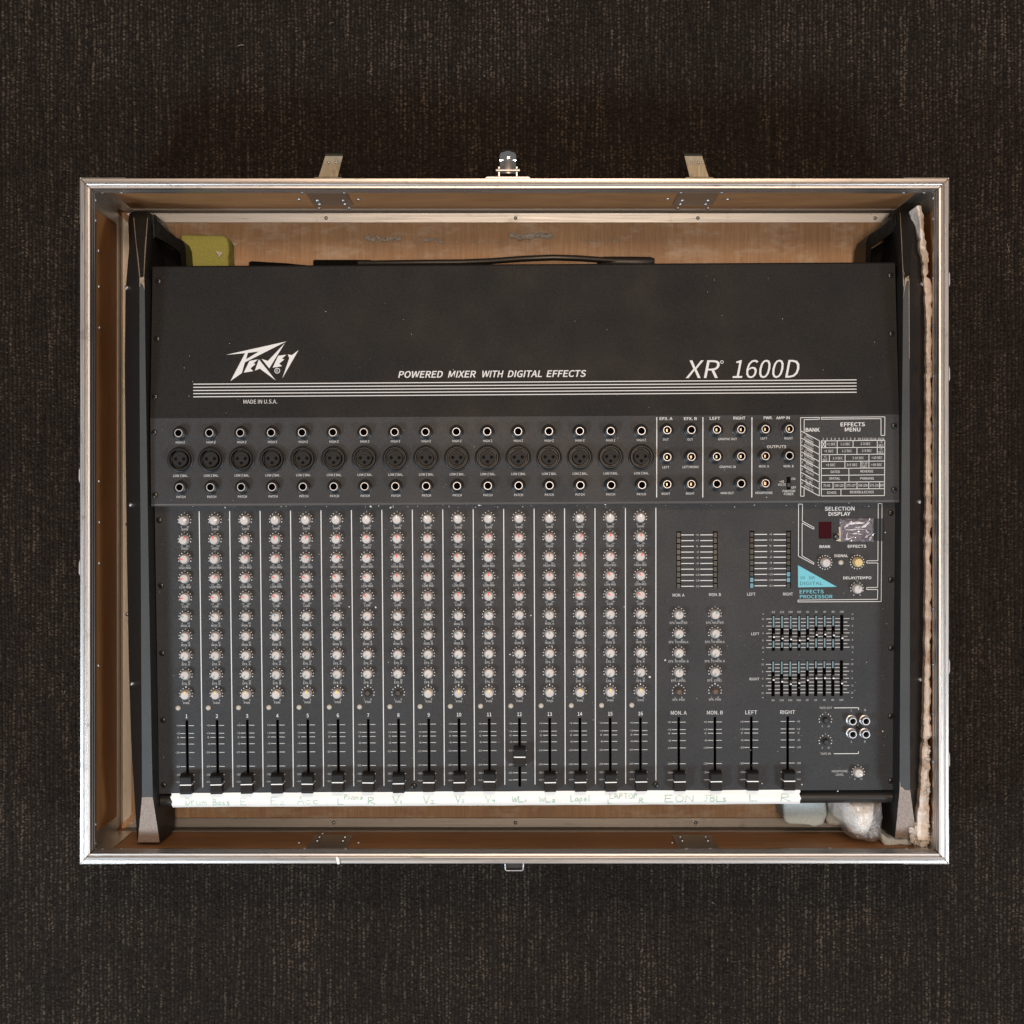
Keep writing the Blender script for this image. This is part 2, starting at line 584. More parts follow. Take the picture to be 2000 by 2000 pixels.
def carpet_pile():
    half = 0.74
    pitch, step = 0.0040, 0.0018
    nx, ny = int(2 * half / pitch), int(2 * half / step)
    ix, iy = np.meshgrid(np.arange(nx), np.arange(ny), indexing='ij')
    x = -half + (ix + 0.5) * pitch
    y = -half + (iy + 0.5) * step + (ix % 2) * step * 0.5
    x = x + (vnoise(ix * 0.9 + 3.1, y * 22, 3) - 0.5) * 0.0030 + (RNG.random(x.shape) - 0.5) * 0.0013
    y = y + (RNG.random(x.shape) - 0.5) * 0.0012
    streak = vnoise(ix * 1.0 + 0.5, y * 30 + ix * 7.7, 5)
    streak2 = vnoise(ix * 0.37, y * 9 + ix * 2.3, 9)
    patch = vnoise(x * 14 + 50, y * 14 + 50, 21)
    tone = 0.38 * streak + 0.14 * streak2 + 0.50 * RNG.random(x.shape) + 0.14 * patch - 0.20
    tone = np.clip(tone, 0, 1) ** 1.4
    keep = ~((x > -0.40) & (x < 0.405) & (y > -0.32) & (y < 0.30))
    x, y, tone = x[keep], y[keep], tone[keep]
    n = len(x)
    rx = 0.0015 + 0.0007 * RNG.random(n); ry = 0.0010 + 0.0005 * RNG.random(n)
    h = 0.0022 + 0.0016 * tone + 0.0010 * RNG.random(n)
    an = (RNG.random(n) - 0.5) * 1.2
    ca, sa = np.cos(an), np.sin(an)
    V = np.zeros((n, 5, 3), np.float32)
    for k, (ux, uy) in enumerate(((1, 0), (0, 1), (-1, 0), (0, -1))):
        V[:, k, 0] = x + (ux * rx) * ca - (uy * ry) * sa
        V[:, k, 1] = y + (ux * rx) * sa + (uy * ry) * ca
        V[:, k, 2] = 0.0002
    V[:, 4, 0] = x + (RNG.random(n) - 0.5) * 0.0006; V[:, 4, 1] = y; V[:, 4, 2] = h
    base = (np.arange(n) * 5)[:, None, None]
    F = (np.array([[0, 1, 4], [1, 2, 4], [2, 3, 4], [3, 0, 4]])[None] + base).reshape(-1, 3)
    me = bpy.data.meshes.new('carpet_pile')
    me.vertices.add(n * 5); me.vertices.foreach_set('co', V.ravel())
    me.loops.add(len(F) * 3); me.loops.foreach_set('vertex_index', F.ravel().astype(np.int32))
    me.polygons.add(len(F))
    me.polygons.foreach_set('loop_start', np.arange(0, len(F) * 3, 3, dtype=np.int32))
    me.polygons.foreach_set('loop_total', np.full(len(F), 3, dtype=np.int32))
    me.update(); me.validate()
    me.polygons.foreach_set('use_smooth', [True] * len(me.polygons))
    a = me.attributes.new('tone', 'FLOAT', 'POINT')
    a.data.foreach_set('value', np.repeat(tone, 5).astype(np.float32))
    me.materials.append(M['yarn'])
    o = put('carpet_pile', me, carpet)
    tag(o, kind='stuff')


carpet_pile()

# ------------------------------------------------------------------ flight case
CX0, CX1 = (155.5 - 1000) * 0.0005, (1854.0 - 1000) * 0.0005
CY1, CY0 = (1000 - 347.5) * 0.0005, (1000 - 1687.5) * 0.0005
ZF = 0.012            # inside floor
IN = 0.009            # wood wall inset
case = empty('flight_case', ((CX0 + CX1) / 2, (CY0 + CY1) / 2, 0.0))
tag(case, 'open plywood flight case with aluminium edge rails holding the mixing console', 'case')
CO = case.location.copy()


def cput(name, me, mat=None, parent=None, loc=(0, 0, 0), rot=(0, 0, 0)):
    """loc in world; mesh around loc"""
    p = parent or case
    off = CO if p is case else Vector((0, 0, 0))
    return put(name, me, p, Vector(loc) - off, rot, mat)


cput('floor_panel', box('floor_panel', CX0 + 0.002, CX1 - 0.002, CY0 + 0.002, CY1 - 0.002, 0.004, ZF, M['wood_floor']))
cput('wall_panel', box('wall_panel', CX0 + 0.002, CX1 - 0.002, CY1 - IN, CY1 - 0.002, ZF, ZR - 0.002, M['wood_wall_x']))
cput('wall_panel', box('wall_panel', CX0 + 0.002, CX1 - 0.002, CY0 + 0.002, CY0 + IN, ZF, ZR - 0.002, M['wood_wall_x']))
cput('wall_panel', box('wall_panel', CX0 + 0.002, CX0 + IN, CY0 + IN, CY1 - IN, ZF, ZR - 0.002, M['wood_wall_y']))
cput('wall_panel', box('wall_panel', CX1 - IN, CX1 - 0.002, CY0 + IN, CY1 - IN, ZF, ZR - 0.002, M['wood_wall_y']))

RAIL = [(0.0000, ZR - 0.030), (0.0000, ZR - 0.0014), (0.0006, ZR - 0.0006), (0.0030, ZR - 0.0004), (0.0034, ZR - 0.0011), (0.0038, ZR - 0.0011),
        (0.0041, ZR - 0.0002), (0.0048, ZR + 0.0008), (0.0062, ZR + 0.0012), (0.0070, ZR + 0.0008), (0.0074, ZR - 0.0004),
        (0.0080, ZR - 0.0008), (0.0084, ZR - 0.0003), (0.0098, ZR - 0.0004), (0.0104, ZR - 0.0012), (0.0106, ZR - 0.0060),
        (0.0111, ZR - 0.0066), (0.0111, ZR - 0.0085), (0.0105, ZR - 0.0092), (0.0105, ZR - 0.0150), (0.0110, ZR - 0.0156), (0.0110, ZR - 0.0185),
        (0.0104, ZR - 0.0195), (0.0104, ZR - 0.0240), (0.0090, ZR - 0.0240)]


def rail(side, mat, prof=RAIL, name='edge_rail', gap=0.0006):
    """extrusion mitred at both ends; profile (inset, height)"""
    v = []
    for w, z in prof:
        if side == 'N': a, b_ = (CX0 + w + gap, CY1 - w, z), (CX1 - w - gap, CY1 - w, z)
        if side == 'S': a, b_ = (CX0 + w + gap, CY0 + w, z), (CX1 - w - gap, CY0 + w, z)
        if side == 'W': a, b_ = (CX0 + w, CY0 + w + gap, z), (CX0 + w, CY1 - w - gap, z)
        if side == 'E': a, b_ = (CX1 - w, CY0 + w + gap, z), (CX1 - w, CY1 - w - gap, z)
        v += [a, b_]
    n = len(prof)
    f = [(2 * i, 2 * i + 1, 2 * i + 3, 2 * i + 2) for i in range(n - 1)]
    me = mesh(name, v, f, mat)
    bm = bmesh.new(); bm.from_mesh(me)
    # facing up and outwards
    for fc in bm.faces:
        fc.normal_update()
    bm.to_mesh(me); bm.free()
    return cput(name, me)


for s in 'NS': rail(s, M['alu_x'])
for s in 'WE': rail(s, M['alu_y'])

# angle strips along the floor: vertical leg and floor leg
AT = 0.0014
ANG = [(IN, ZF + 0.022), (IN + AT, ZF + 0.0222), (IN + AT, ZF + 0.0130), (IN + AT + 0.0005, ZF + 0.0125), (IN + AT + 0.0005, ZF + 0.0110), (IN + AT, ZF + 0.0105),
       (IN + AT, ZF + AT), (IN + 0.0106, ZF + AT), (IN + 0.0110, ZF + 0.0)]
FAR = ANG[:6] + [(IN + AT, ZF + 0.0030), (IN + 0.0106, ZF + 0.0012), (IN + 0.0110, ZF + 0.0)]   # this one is bent open a little
M['far_leg'] = metal_mat('lit_aluminium_angle', 'X', (0.50, 0.50, 0.50), 0.46, 0.5)  # lighter copy of the angle metal, the light on it put into the colour
rail('N', M['far_leg'], FAR, 'floor_angle', 0.004)
rail('S', M['shaded_x'], ANG, 'floor_angle', 0.004)
rail('W', M['shaded_y'], ANG, 'floor_angle', 0.004)
rail('E', M['shaded_y'], ANG, 'floor_angle', 0.004)

# upright corner angles
for sx in (0, 1):
    for sy in (0, 1):
        x = CX0 + IN if sx == 0 else CX1 - IN
        y = CY0 + IN if sy == 0 else CY1 - IN
        dx = 1 if sx == 0 else -1
        dy = 1 if sy == 0 else -1
        L, t = 0.017, 0.0012
        pts = [(x, y), (x + dx * L, y), (x + dx * L, y + dy * t), (x + dx * t, y + dy * t), (x + dx * t, y + dy * L), (x, y + dy * L)]
        cput('corner_angle', prism('corner_angle', pts, ZF + 0.0235, ZR - 0.0245, M['alu_z']))
        # outside corner bracket
        ox = CX0 if sx == 0 else CX1
        oy = CY0 if sy == 0 else CY1
        L, t = 0.044, 0.0011
        pts = [(ox - dx * t, oy - dy * t), (ox + dx * L, oy - dy * t), (ox + dx * L, oy), (ox, oy), (ox, oy + dy * L), (ox - dx * t, oy + dy * L)]
        cput('corner_bracket', prism('corner_bracket', pts, ZR - 0.05, ZR - 0.004, M['alu_z'], 0.0004))

# rivets
rivet_me = lathe('rivet', [(0.0021, 0), (0.0021, 0.0004), (0.0016, 0.0012), (0.0007, 0.0016), (0, 0.0017)], 10, M['steel'])


def on_wall(x, y, side, inset=IN):
    if side in 'NS':
        wy = CY1 - inset if side == 'N' else CY0 + inset
        Z = wy / ((1000 - y) * K)
        return Vector(((x - 1000) * K * Z, wy, CZ - Z))
    wx = CX0 + inset if side == 'W' else CX1 - inset
    Z = wx / ((x - 1000) * K)
    return Vector((wx, (1000 - y) * K * Z, CZ - Z))


ROT = {'N': (R(90), 0, 0), 'S': (R(-90), 0, 0), 'W': (0, R(90), 0), 'E': (0, R(-90), 0)}
wall_rivets = {'N': [(589, 374), (671, 373), (584, 389), (700, 389), (624, 406), (682, 406), (1331, 373.5), (1411, 373.5), (1304, 388), (1421, 389), (1324, 406), (1383, 406), (232, 371), (194, 371), (1770, 371), (1811, 371)],
               'W': [(182, 388), (182.7, 428), (193, 940), (193.6, 1020), (193.6, 1100), (194, 640), (193, 560), (182.5, 1612), (182.5, 1650), (192, 490), (192, 1300)],
               'E': [(1828, 384), (1828, 424), (1828, 540), (1828, 635), (1828, 732), (1828, 830), (1828, 1299), (1828, 1396), (1828, 1490), (1829, 1610), (1828, 1190)],
               'S': [(197, 1662), (232, 1663), (593, 1661.5), (674, 1661), (1341, 1661), (1388, 1661), (1620, 1658), (1775, 1663), (1815, 1663), (584, 1646), (1313, 1646), (700, 1646), (630, 1628)]}
for side, lst in wall_rivets.items():
    for (x, y) in lst:
        rim = (side == 'N' and y < 377) or (side == 'S' and y > 1657) or (side == 'W' and x < 188) or (side == 'E' and x > 1822)
        p = on_wall(x, y, side, 0.0104 if rim else IN)
        if rim: p.z = min(max(p.z, ZR - 0.0225), ZR - 0.0195)
        p.z = max(p.z, ZF + 0.004)
        cput('rivet', rivet_me, None, None, p, ROT[side])
for (x, y) in [(637, 426), (1007, 426), (1363, 426), (1709, 425), (1007, 1608), (1359, 1608.5), (652, 1608), (300, 1608), (238, 722), (240, 852), (240, 1024), (241, 1200)]:
    p = px(x, y, ZF + AT)
    if y > 1500: p.y = CY0 + IN + 0.006
    elif y < 500: p.y = CY1 - IN - 0.006
    else: p.x = CX0 + IN + 0.006
    cput('rivet', rivet_me, None, None, p)

# hinge and stay plates riveted on the inside of the long walls
for side in 'NS':
    for xc in (-0.1842, 0.1855):
        wy = CY1 - IN if side == 'N' else CY0 + IN
        d = -1 if side == 'N' else 1
        x0, x1 = xc - 0.0198, xc + 0.0198
        me = box('backing_plate', x0, x1, min(wy, wy + d * 0.0016), max(wy, wy + d * 0.0016), 0.058, ZR - 0.0243, M['zinc'], 0.0004)
        pl = cput('backing_plate', me)
        for ddx, z in ((-0.013, 0.07), (0.013, 0.07), (-0.013, 0.09), (0.013, 0.09)):
            put('rivet', rivet_me, pl, (xc + ddx, wy + d * 0.0016, z), ROT[side], None)

# outside hardware ------------------------------------------------------------
# hinge straps on the far side
for (bx, lean) in ((640.5, 1), (1366, -1)):
    z = ZR - 0.026
    c0 = px(bx, 345, z)
    y_out = CY1 + 0.0015
    base = prism('strap_base', [(c0.x - 0.0155, y_out - 0.0012), (c0.x + 0.0155, y_out - 0.0012), (c0.x + 0.0155, y_out + 0.0020), (c0.x + 0.0135, y_out + 0.0048), (c0.x - 0.0135, y_out + 0.0048), (c0.x - 0.0155, y_out + 0.0020)], z - 0.03, z, M['strap'], 0.0006)
    bo = cput('hinge_strap', base)
    # arm, leaning sideways, with a curled end
    a = 0.0095
    x0 = c0.x - lean * 0.0005
    x1 = c0.x + lean * 0.0072
    y0, y1 = y_out + 0.004, y_out + 0.0285
    v = []; f = []
    ts = [0, 0.5, 0.86, 0.93, 1.0]
    zs = [z - 0.003, z - 0.001, z + 0.001, z + 0.0035, z + 0.001]
    for t, zz in zip(ts, zs):
        xc = x0 + (x1 - x0) * t; yy = y0 + (y1 - y0) * t
        w = a * (1.0 - 0.10 * t)
        v += [(xc - w, yy, zz), (xc + w, yy, zz), (xc - w, yy, zz - 0.0016), (xc + w, yy, zz - 0.0016)]
    for i in range(len(ts) - 1):
        o = 4 * i
        f += [(o, o + 1, o + 5, o + 4), (o + 2, o + 6, o + 7, o + 3), (o, o + 4, o + 6, o + 2), (o + 1, o + 3, o + 7, o + 5)]
    f += [(0, 2, 3, 1), (16, 17, 19, 18)]
    me = mesh('arm', v, f, M['strap'])
    put('arm', me, bo)
    for sx in (-1, 1):
        put('rivet', rivet_me, bo, (x0 + (x1 - x0) * 0.62 + sx * 0.0036, y0 + (y1 - y0) * 0.62, z - 0.0004), (0, 0, 0)).scale = (0.6, 0.6, 0.6)

# centre latch on the far side
z = ZR - 0.022
c0 = px(992, 345, z)
yb = CY1 + 0.0004


def stadium(cx, cy, hx, hy, n=8):
    r = min(hx, hy)
    pts = []
    for qx, qy, a0 in ((1, 1, 0), (-1, 1, 90), (-1, -1, 180), (1, -1, 270)):
        for i in range(n // 2 + 1):
            a = R(a0 + 90 * i / (n // 2))
            pts.append((cx + qx * (hx - r) + r * math.cos(a), cy + qy * (hy - r) + r * math.sin(a)))
    return pts


lb = cput('butterfly_latch', prism('butterfly_latch', stadium(c0.x, yb + 0.0028, 0.0228, 0.0028), z - 0.035, z, M['steel'], 0.0007))
for sx in (-1, 1):
    put('bracket', box('bracket', c0.x + sx * 0.0088 - 0.0007, c0.x + sx * 0.0088 + 0.0007, yb + 0.004, yb + 0.0155, z - 0.009, z - 0.002, M['steel']), lb)
put('hinge_pin', tube('hinge_pin', [(c0.x - 0.0118, yb + 0.0120, z - 0.003), (c0.x + 0.0118, yb + 0.0120, z - 0.003)], 0.0019, 10, M['steel']), lb)
v, f = [], []
prof = [(0.0090, -0.004), (0.0150, -0.002), (0.0200, 0.0015), (0.0228, 0.0030), (0.0262, 0.0022), (0.0300, 0.0004), (0.0325, -0.0026)]
hw = [0.0080, 0.0080, 0.0078, 0.0082, 0.0080, 0.0062, 0.0030]
for (yy, zz), w in zip(prof, hw):
    for k in range(7):
        u = -1 + 2 * k / 6
        v.append((c0.x + u * w, yb + yy, z + zz + 0.0016 * (1 - u * u)))
for i in range(len(prof) - 1):
    for k in range(6):
        f.append((i * 7 + k, i * 7 + k + 1, i * 7 + k + 8, i * 7 + k + 7))
put('thumb_lever', mesh('thumb_lever', v, f, M['chrome'], smooth=True), lb)

# latch on the near side
z = ZR - 0.024
c1 = px(1004.5, 1691, z)
yb = CY0 - 0.0004
lb2 = cput('near_latch', prism('near_latch', stadium(c1.x, yb - 0.0022, 0.0232, 0.0022), z - 0.035, z, M['steel'], 0.0006))
put('hook_plate', box('hook_plate', c1.x - 0.0232, c1.x - 0.0218, yb - 0.0034, yb, z - 0.02, z + 0.001, M['steel']), lb2)
put('hook_plate', box('hook_plate', c1.x + 0.0218, c1.x + 0.0232, yb - 0.0034, yb, z - 0.02, z + 0.001, M['steel']), lb2)
ux = 0.0094
put('wire_loop', tube('wire_loop', [(c1.x - ux, yb - 0.002, z - 0.003), (c1.x - ux + 0.0006, yb - 0.0108, z - 0.003), (c1.x - ux + 0.002, yb - 0.0118, z - 0.003), (c1.x + ux - 0.002, yb - 0.0118, z - 0.003), (c1.x + ux - 0.0006, yb - 0.0108, z - 0.003), (c1.x + ux, yb - 0.002, z - 0.003)], 0.0008, 8, M['steel']), lb2)
put('catch_plate', box('catch_plate', c1.x - 0.0085, c1.x + 0.0085, yb - 0.0098, yb - 0.003, z - 0.012, z - 0.006, M['black']), lb2)

# carrying handles on the short sides
M['handle'] = plain('pale_grey_handle_grip', (0.56, 0.50, 0.49), 0.6)
for (sx, ya, yb_) in ((0, 909, 1131), (1, 526, 752), (1, 1283, 1506)):
    z = ZR - 0.020
    ox = CX0 if sx == 0 else CX1
    d = -1 if sx == 0 else 1
    y0 = (1000 - yb_) * K * (CZ - z); y1 = (1000 - ya) * K * (CZ - z)
    ym = (y0 + y1) / 2
    pts = [(ox, y0), (ox + d * 0.0040, y0 + 0.001), (ox + d * 0.0062, y0 + 0.006), (ox + d * 0.0060, y0 + 0.016), (ox + d * 0.0042, y0 + 0.022),
           (ox + d * 0.0050, y0 + 0.038), (ox + d * 0.0050, y1 - 0.034), (ox + d * 0.0042, y1 - 0.020), (ox + d * 0.0062, y1 - 0.014), (ox + d * 0.0060, y1 - 0.004), (ox + d * 0.0036, y1 - 0.0005), (ox, y1)]
    cput('carrying_handle', prism('carrying_handle', pts, z - 0.030, z, M['handle'], 0.0008))

# ------------------------------------------------------------------ mixing console
TH = R(0.30)
MC = px(1022, 1040, 0.13)
mixer = empty('mixing_console', (MC.x, MC.y, 0.0), TH)
tag(mixer, 'black sixteen channel powered mixer with rows of pale knobs and faders', 'mixer')
cT, sT = math.cos(TH), math.sin(TH)


def to_local(p):
    dx, dy = p.x - MC.x, p.y - MC.y
    return Vector((dx * cT + dy * sT, -dx * sT + dy * cT, p.z))


def lz(x, y, z):
    return to_local(px(x, y, z))


Y_STEP = lz(1022, 981, 0.136).y       # rear end of the control panel
Y_FRONT = lz(1022, 1546, 0.115).y
Y_JACK0 = Y_STEP
Y_JACK1 = lz(1022, 813, 0.148).y
Y_REAR = lz(1022, 522, 0.136).y
Z_CTRL_R, Z_CTRL_F = 0.1300, 0.1160
Z_JACK, Z_JACK1, Z_REARZ = 0.1465, 0.1480, 0.1340


def z_ctrl(y): return Z_CTRL_R + (Z_CTRL_F - Z_CTRL_R) * (y - Y_STEP) / (Y_FRONT - Y_STEP)
def z_jack(y): return Z_JACK + (Z_JACK1 - Z_JACK) * (y - Y_JACK0) / (Y_JACK1 - Y_JACK0)
def z_top(y): return Z_JACK1 + (Z_REARZ - Z_JACK1) * (y - Y_JACK1) / (Y_REAR - Y_JACK1)


def on(zf, x, y):
    p = lz(x, y, 0.13)
    for _ in range(5): p = lz(x, y, zf(p.y))
    return p


def P_ctrl(x, y): return on(z_ctrl, x, y)
def P_jack(x, y): return on(z_jack, x, y)
def P_top(x, y): return on(z_top, x, y)


PX0 = lz(297, 800, 0.14).x
PX1 = lz(1752, 800, 0.14).x
holes = {'ctrl': [], 'jack': []}


def holed_panel(name, x0, x1, y0, y1, hl, zf, mat, drop=0.0035):
    xs = sorted(set([round(x0, 6), round(x1, 6)] + [round(h[i], 6) for h in hl for i in (0, 1)]))
    ys = sorted(set([round(y0, 6), round(y1, 6)] + [round(h[i], 6) for h in hl for i in (2, 3)]))
    xs = np.array(xs); ys = np.array(ys)
    full = np.ones((len(xs) - 1, len(ys) - 1), bool)
    xm = (xs[1:] + xs[:-1]) / 2; ym = (ys[1:] + ys[:-1]) / 2
    for h in hl:
        full[np.ix_((xm > h[0]) & (xm < h[1]), (ym > h[2]) & (ym < h[3]))] = False
    vi = {}; v = []; f = []

    def vert(i, j, low=0):
        k = (i, j, low)
        if k not in vi:
            vi[k] = len(v); v.append((xs[i], ys[j], zf(ys[j]) - low * drop))
        return vi[k]
    nx, ny = full.shape
    # merge runs of full cells in y to keep it light
    for i in range(nx):
        for j in range(ny):
            if full[i, j]:
                f.append((vert(i, j), vert(i + 1, j), vert(i + 1, j + 1), vert(i, j + 1)))
                for di, dj, a, b_ in ((-1, 0, (i, j + 1), (i, j)), (1, 0, (i + 1, j), (i + 1, j + 1)), (0, -1, (i, j), (i + 1, j)), (0, 1, (i + 1, j + 1), (i, j + 1))):
                    ii, jj = i + di, j + dj
                    if not (0 <= ii < nx and 0 <= jj < ny) or not full[ii, jj]:
                        f.append((vert(*b_), vert(*a), vert(*a, 1), vert(*b_, 1)))
    return put(name, mesh(name, v, f, mat), mixer)


# body under the panels
v, f = [], []
xa, xb = PX0 + 0.002, PX1 - 0.002
for (x, y) in ((xa, Y_FRONT + 0.002), (xb, Y_FRONT + 0.002), (xb, Y_REAR - 0.0015), (xa, Y_REAR - 0.0015)):
    v += [(x, y, 0.040), (x, y, (z_ctrl(y) if y < 0 else z_top(y)) - 0.001)]
f = [(0, 2, 3, 1), (2, 4, 5, 3), (4, 6, 7, 5), (6, 0, 1, 7), (0, 6, 4, 2)]
put('chassis', mesh('chassis', v, f, M['black_void']), mixer)

# ---- top cover
tp = put('top_cover', mesh('top_cover', [(PX0, Y_JACK1, Z_JACK1), (PX1, Y_JACK1, Z_JACK1), (PX1, Y_REAR + 0.002, Z_REARZ), (PX0, Y_REAR + 0.002, Z_REARZ),
                                         (PX1, Y_REAR - 0.0005, Z_REARZ - 0.002), (PX0, Y_REAR - 0.0005, Z_REARZ - 0.002), (PX1, Y_REAR - 0.0005, 0.06), (PX0, Y_REAR - 0.0005, 0.06)],
                           [(0, 1, 2, 3)], M['top_paint']), mixer)
bm = bmesh.new(); bm.from_mesh(tp.data)
for vv in list(bm.verts):
    if not vv.link_faces: bm.verts.remove(vv)
bm.to_mesh(tp.data); bm.free()
rear_edge = [(Y_REAR + 0.002, Z_REARZ), (Y_REAR + 0.0031, Z_REARZ - 0.0006), (Y_REAR + 0.0036, Z_REARZ - 0.0018), (Y_REAR + 0.0036, 0.05)]
v = []
for (y, z) in rear_edge: v += [(PX0, y, z), (PX1, y, z)]
put('rear_edge', mesh('rear_edge', v, [(2 * i, 2 * i + 1, 2 * i + 3, 2 * i + 2) for i in range(3)], M['top_paint'], smooth=True), mixer)

S = Sheet(P_top, z_top)
for k in range(5):
    S.line((377.5, 750.3 + 6.2 * k), (1673, 741.9 + 6.05 * k), 1.7)
S.build('stripes', tp, M['print'])
S = Sheet(P_top, z_top)


def LG(pts): return [(430 + x / 11.365, 650 + y / 11.365) for x, y in pts]


for poly in ([(130, 490), (1475, 190), (860, 415), (615, 445), (555, 452)], [(1475, 190), (550, 655), (575, 590), (860, 415)],
             [(555, 452), (615, 445), (575, 590), (550, 655), (480, 895), (230, 1070)],
             [(650, 625), (835, 590), (740, 680), (785, 695), (672, 790), (735, 850), (525, 885)],
             [(860, 590), (1235, 1058), (880, 795), (770, 840)],
             [(920, 580), (1060, 625), (1440, 225), (1090, 790)],
             [(1290, 510), (1470, 485), (1370, 575), (1425, 590), (1310, 685), (1375, 740), (1165, 775)],
             [(1500, 480), (1595, 495), (1740, 385), (1380, 1010), (1535, 560)]):
    S.poly(LG(poly))
S.ring((541.5, 724), 11, 1.3)
S.text('R', (541.5, 724), 5.4)
S.build('logo', tp, M['print'])
S = Sheet(P_top, z_top)
S.text('MADE IN U.S.A.', (508.3, 784.4), 7.4, 65)
S.build('lettering', tp, M['print'])
S = Sheet(P_top, z_top)
for s, xc, w in (('POWERED', 822, 85), ('MIXER', 903, 53), ('WITH', 961.5, 41), ('DIGITAL', 1026, 66), ('EFFECTS', 1106.5, 75)):
    S.text(s, (xc, 731.2 - (xc - 822) * 0.0056), 12.4, w, bold=0.03, shear=0.22)
S.build('lettering', tp, M['print'])
S = Sheet(P_top, z_top)
S.text('XR', (1374, 721), 34.5, 62, bold=0.0, shear=0.21)
S.text('1600D', (1497.5, 720.5), 34.5, 126, bold=0.0, shear=0.21)
S.ring((1410, 707), 6.6, 1.2)
S.build('lettering', tp, M['print'])

# ---- jacks
nut_me = lathe('jack_nut', [(0.0072, 0.0), (0.0072, 0.0018), (0.0064, 0.0022), (0.0062, 0.0058), (0.0048, 0.0070), (0.0041, 0.0072), (0.0041, 0.0092)], 18, M['black'])
ring_me = lathe('sleeve', [(0.0041, 0.0060), (0.0041, 0.0096), (0.0038, 0.0100), (0.0033, 0.0100), (0.00318, 0.0096), (0.00316, 0.0088)], 24, M['steel'])
well_me = lathe('well', [(0.00317, 0.0089), (0.0033, -0.0060), (0.0, -0.0060)], 14, M['black_void'])
spring_me = box('contact', -0.0011, 0.0011, -0.0018, 0.0016, 0.001, 0.0055, M['brass'], 0.0004)
spring_cu = box('contact', -0.0014, 0.0014, -0.0020, 0.0018, 0.001, 0.0055, M['copper'], 0.0004)


def jack(x, y, spring=None, kind='jack_socket'):
    p = P_jack(x, y)
    holes['jack'].append((p.x - 0.0036, p.x + 0.0036, p.y - 0.0036, p.y + 0.0036))
    j = put(kind, nut_me, mixer, p)
    put('sleeve', ring_me, j)
    put('well', well_me, j)
    if spring == 'brass': put('contact', spring_me, j, (0, 0, 0))
    if spring == 'copper': put('contact', spring_cu, j, (0, 0, 0))
    return j


# microphone sockets
xlr_me = lathe('microphone_socket', [(0.0128, 0), (0.0128, 0.0012), (0.0122, 0.0018), (0.0117, 0.0019), (0.0112, 0.0042), (0.0108, 0.0062), (0.0104, 0.0068), (0.0099, 0.0068), (0.0096, 0.0062), (0.0096, -0.006), (0.0070, -0.006)], 32, M['black'])
M['insert'] = plain('dark_grey_insert', (0.017, 0.0165, 0.016), 0.5, spec=0.15)
insert_me = lathe('insert', [(0.0076, -0.006), (0.0076, 0.0034), (0.0071, 0.0040), (0.0042, 0.0040), (0.0040, 0.0043), (0.0, 0.0043)], 28, M['insert'])
pin_me = lathe('pin_hole', [(0.0016, 0.0030), (0.0016, 0.00452), (0.0012, 0.00455), (0.0, 0.00442)], 12, M['black_void'])


def xlr(x, y):
    p = P_jack(x, y)
    holes['jack'].append((p.x - 0.0085, p.x + 0.0085, p.y - 0.0085, p.y + 0.0085))
    s = put('microphone_socket', xlr_me, mixer, p)
    put('insert', insert_me, s)
    for dx, dy in ((-0.0039, 0.0005), (0.0039, 0.0005), (0, -0.0038)):
        put('pin_hole', pin_me, s, (dx, dy, 0))


JS = Sheet(P_jack, z_jack)


def lerp2(a, b_, t): return (a[0] + (b_[0] - a[0]) * t, a[1] + (b_[1] - a[1]) * t)


for i in range(16):
    t = i / 15
    # sockets stand proud of the panel: base points
    c = lerp2((352.3, 846.6), (1251.6, 842.4), t); jack(*c)
    c = lerp2((352.6, 897.6), (1252.2, 892.6), t); xlr(*c)
    c = lerp2((354.2, 952.2), (1252.5, 947.4), t); jack(*c)
    JS.text('HIGH Z', lerp2((352.3, 864), (1252.8, 859.5), t), 4.3, 17.5)
    JS.text('LOW Z BAL.', lerp2((352.8, 929.2), (1253.2, 924.3), t), 4.3, 28.5)
    JS.text('PATCH', lerp2((353.6, 970.6), (1252.6, 965.2), t), 4.4, 17)

JX = [1301.5, 1348.5, 1398.0, 1445.2, 1492.5, 1539.0]
springs = {0: ['brass', None, 'brass', 'brass', 'brass', 'brass'], 1: ['brass', 'brass', 'brass', 'brass', 'brass', None], 2: ['brass', 'brass', None, None, 'copper', 'x']}
for r, yy in ((0, 841.0), (1, 893.2), (2, 946.2)):
    for q, x in enumerate(JX):
        y = yy - q * 0.5
        sp = springs[r][q]
        if sp == 'x':
            p = P_jack(x + 1, y)
            holes['jack'].append((p.x - 0.0019, p.x + 0.0019, p.y - 0.0062, p.y + 0.0062))
            sw = put('phantom_power_switch', box('phantom_power_switch', -0.0017, 0.0017, -0.0060, 0.0060, -0.006, -0.002, M['black_void']), mixer, p)
            put('slide', box('slide', -0.0015, 0.0015, -0.0040, 0.0002, -0.0018, 0.0018, M['black'], 0.0003), sw)
        else:
            jack(x, y, sp)


def J3(x, y): return (1260 + x / 3.864, 800 + y / 3.864)


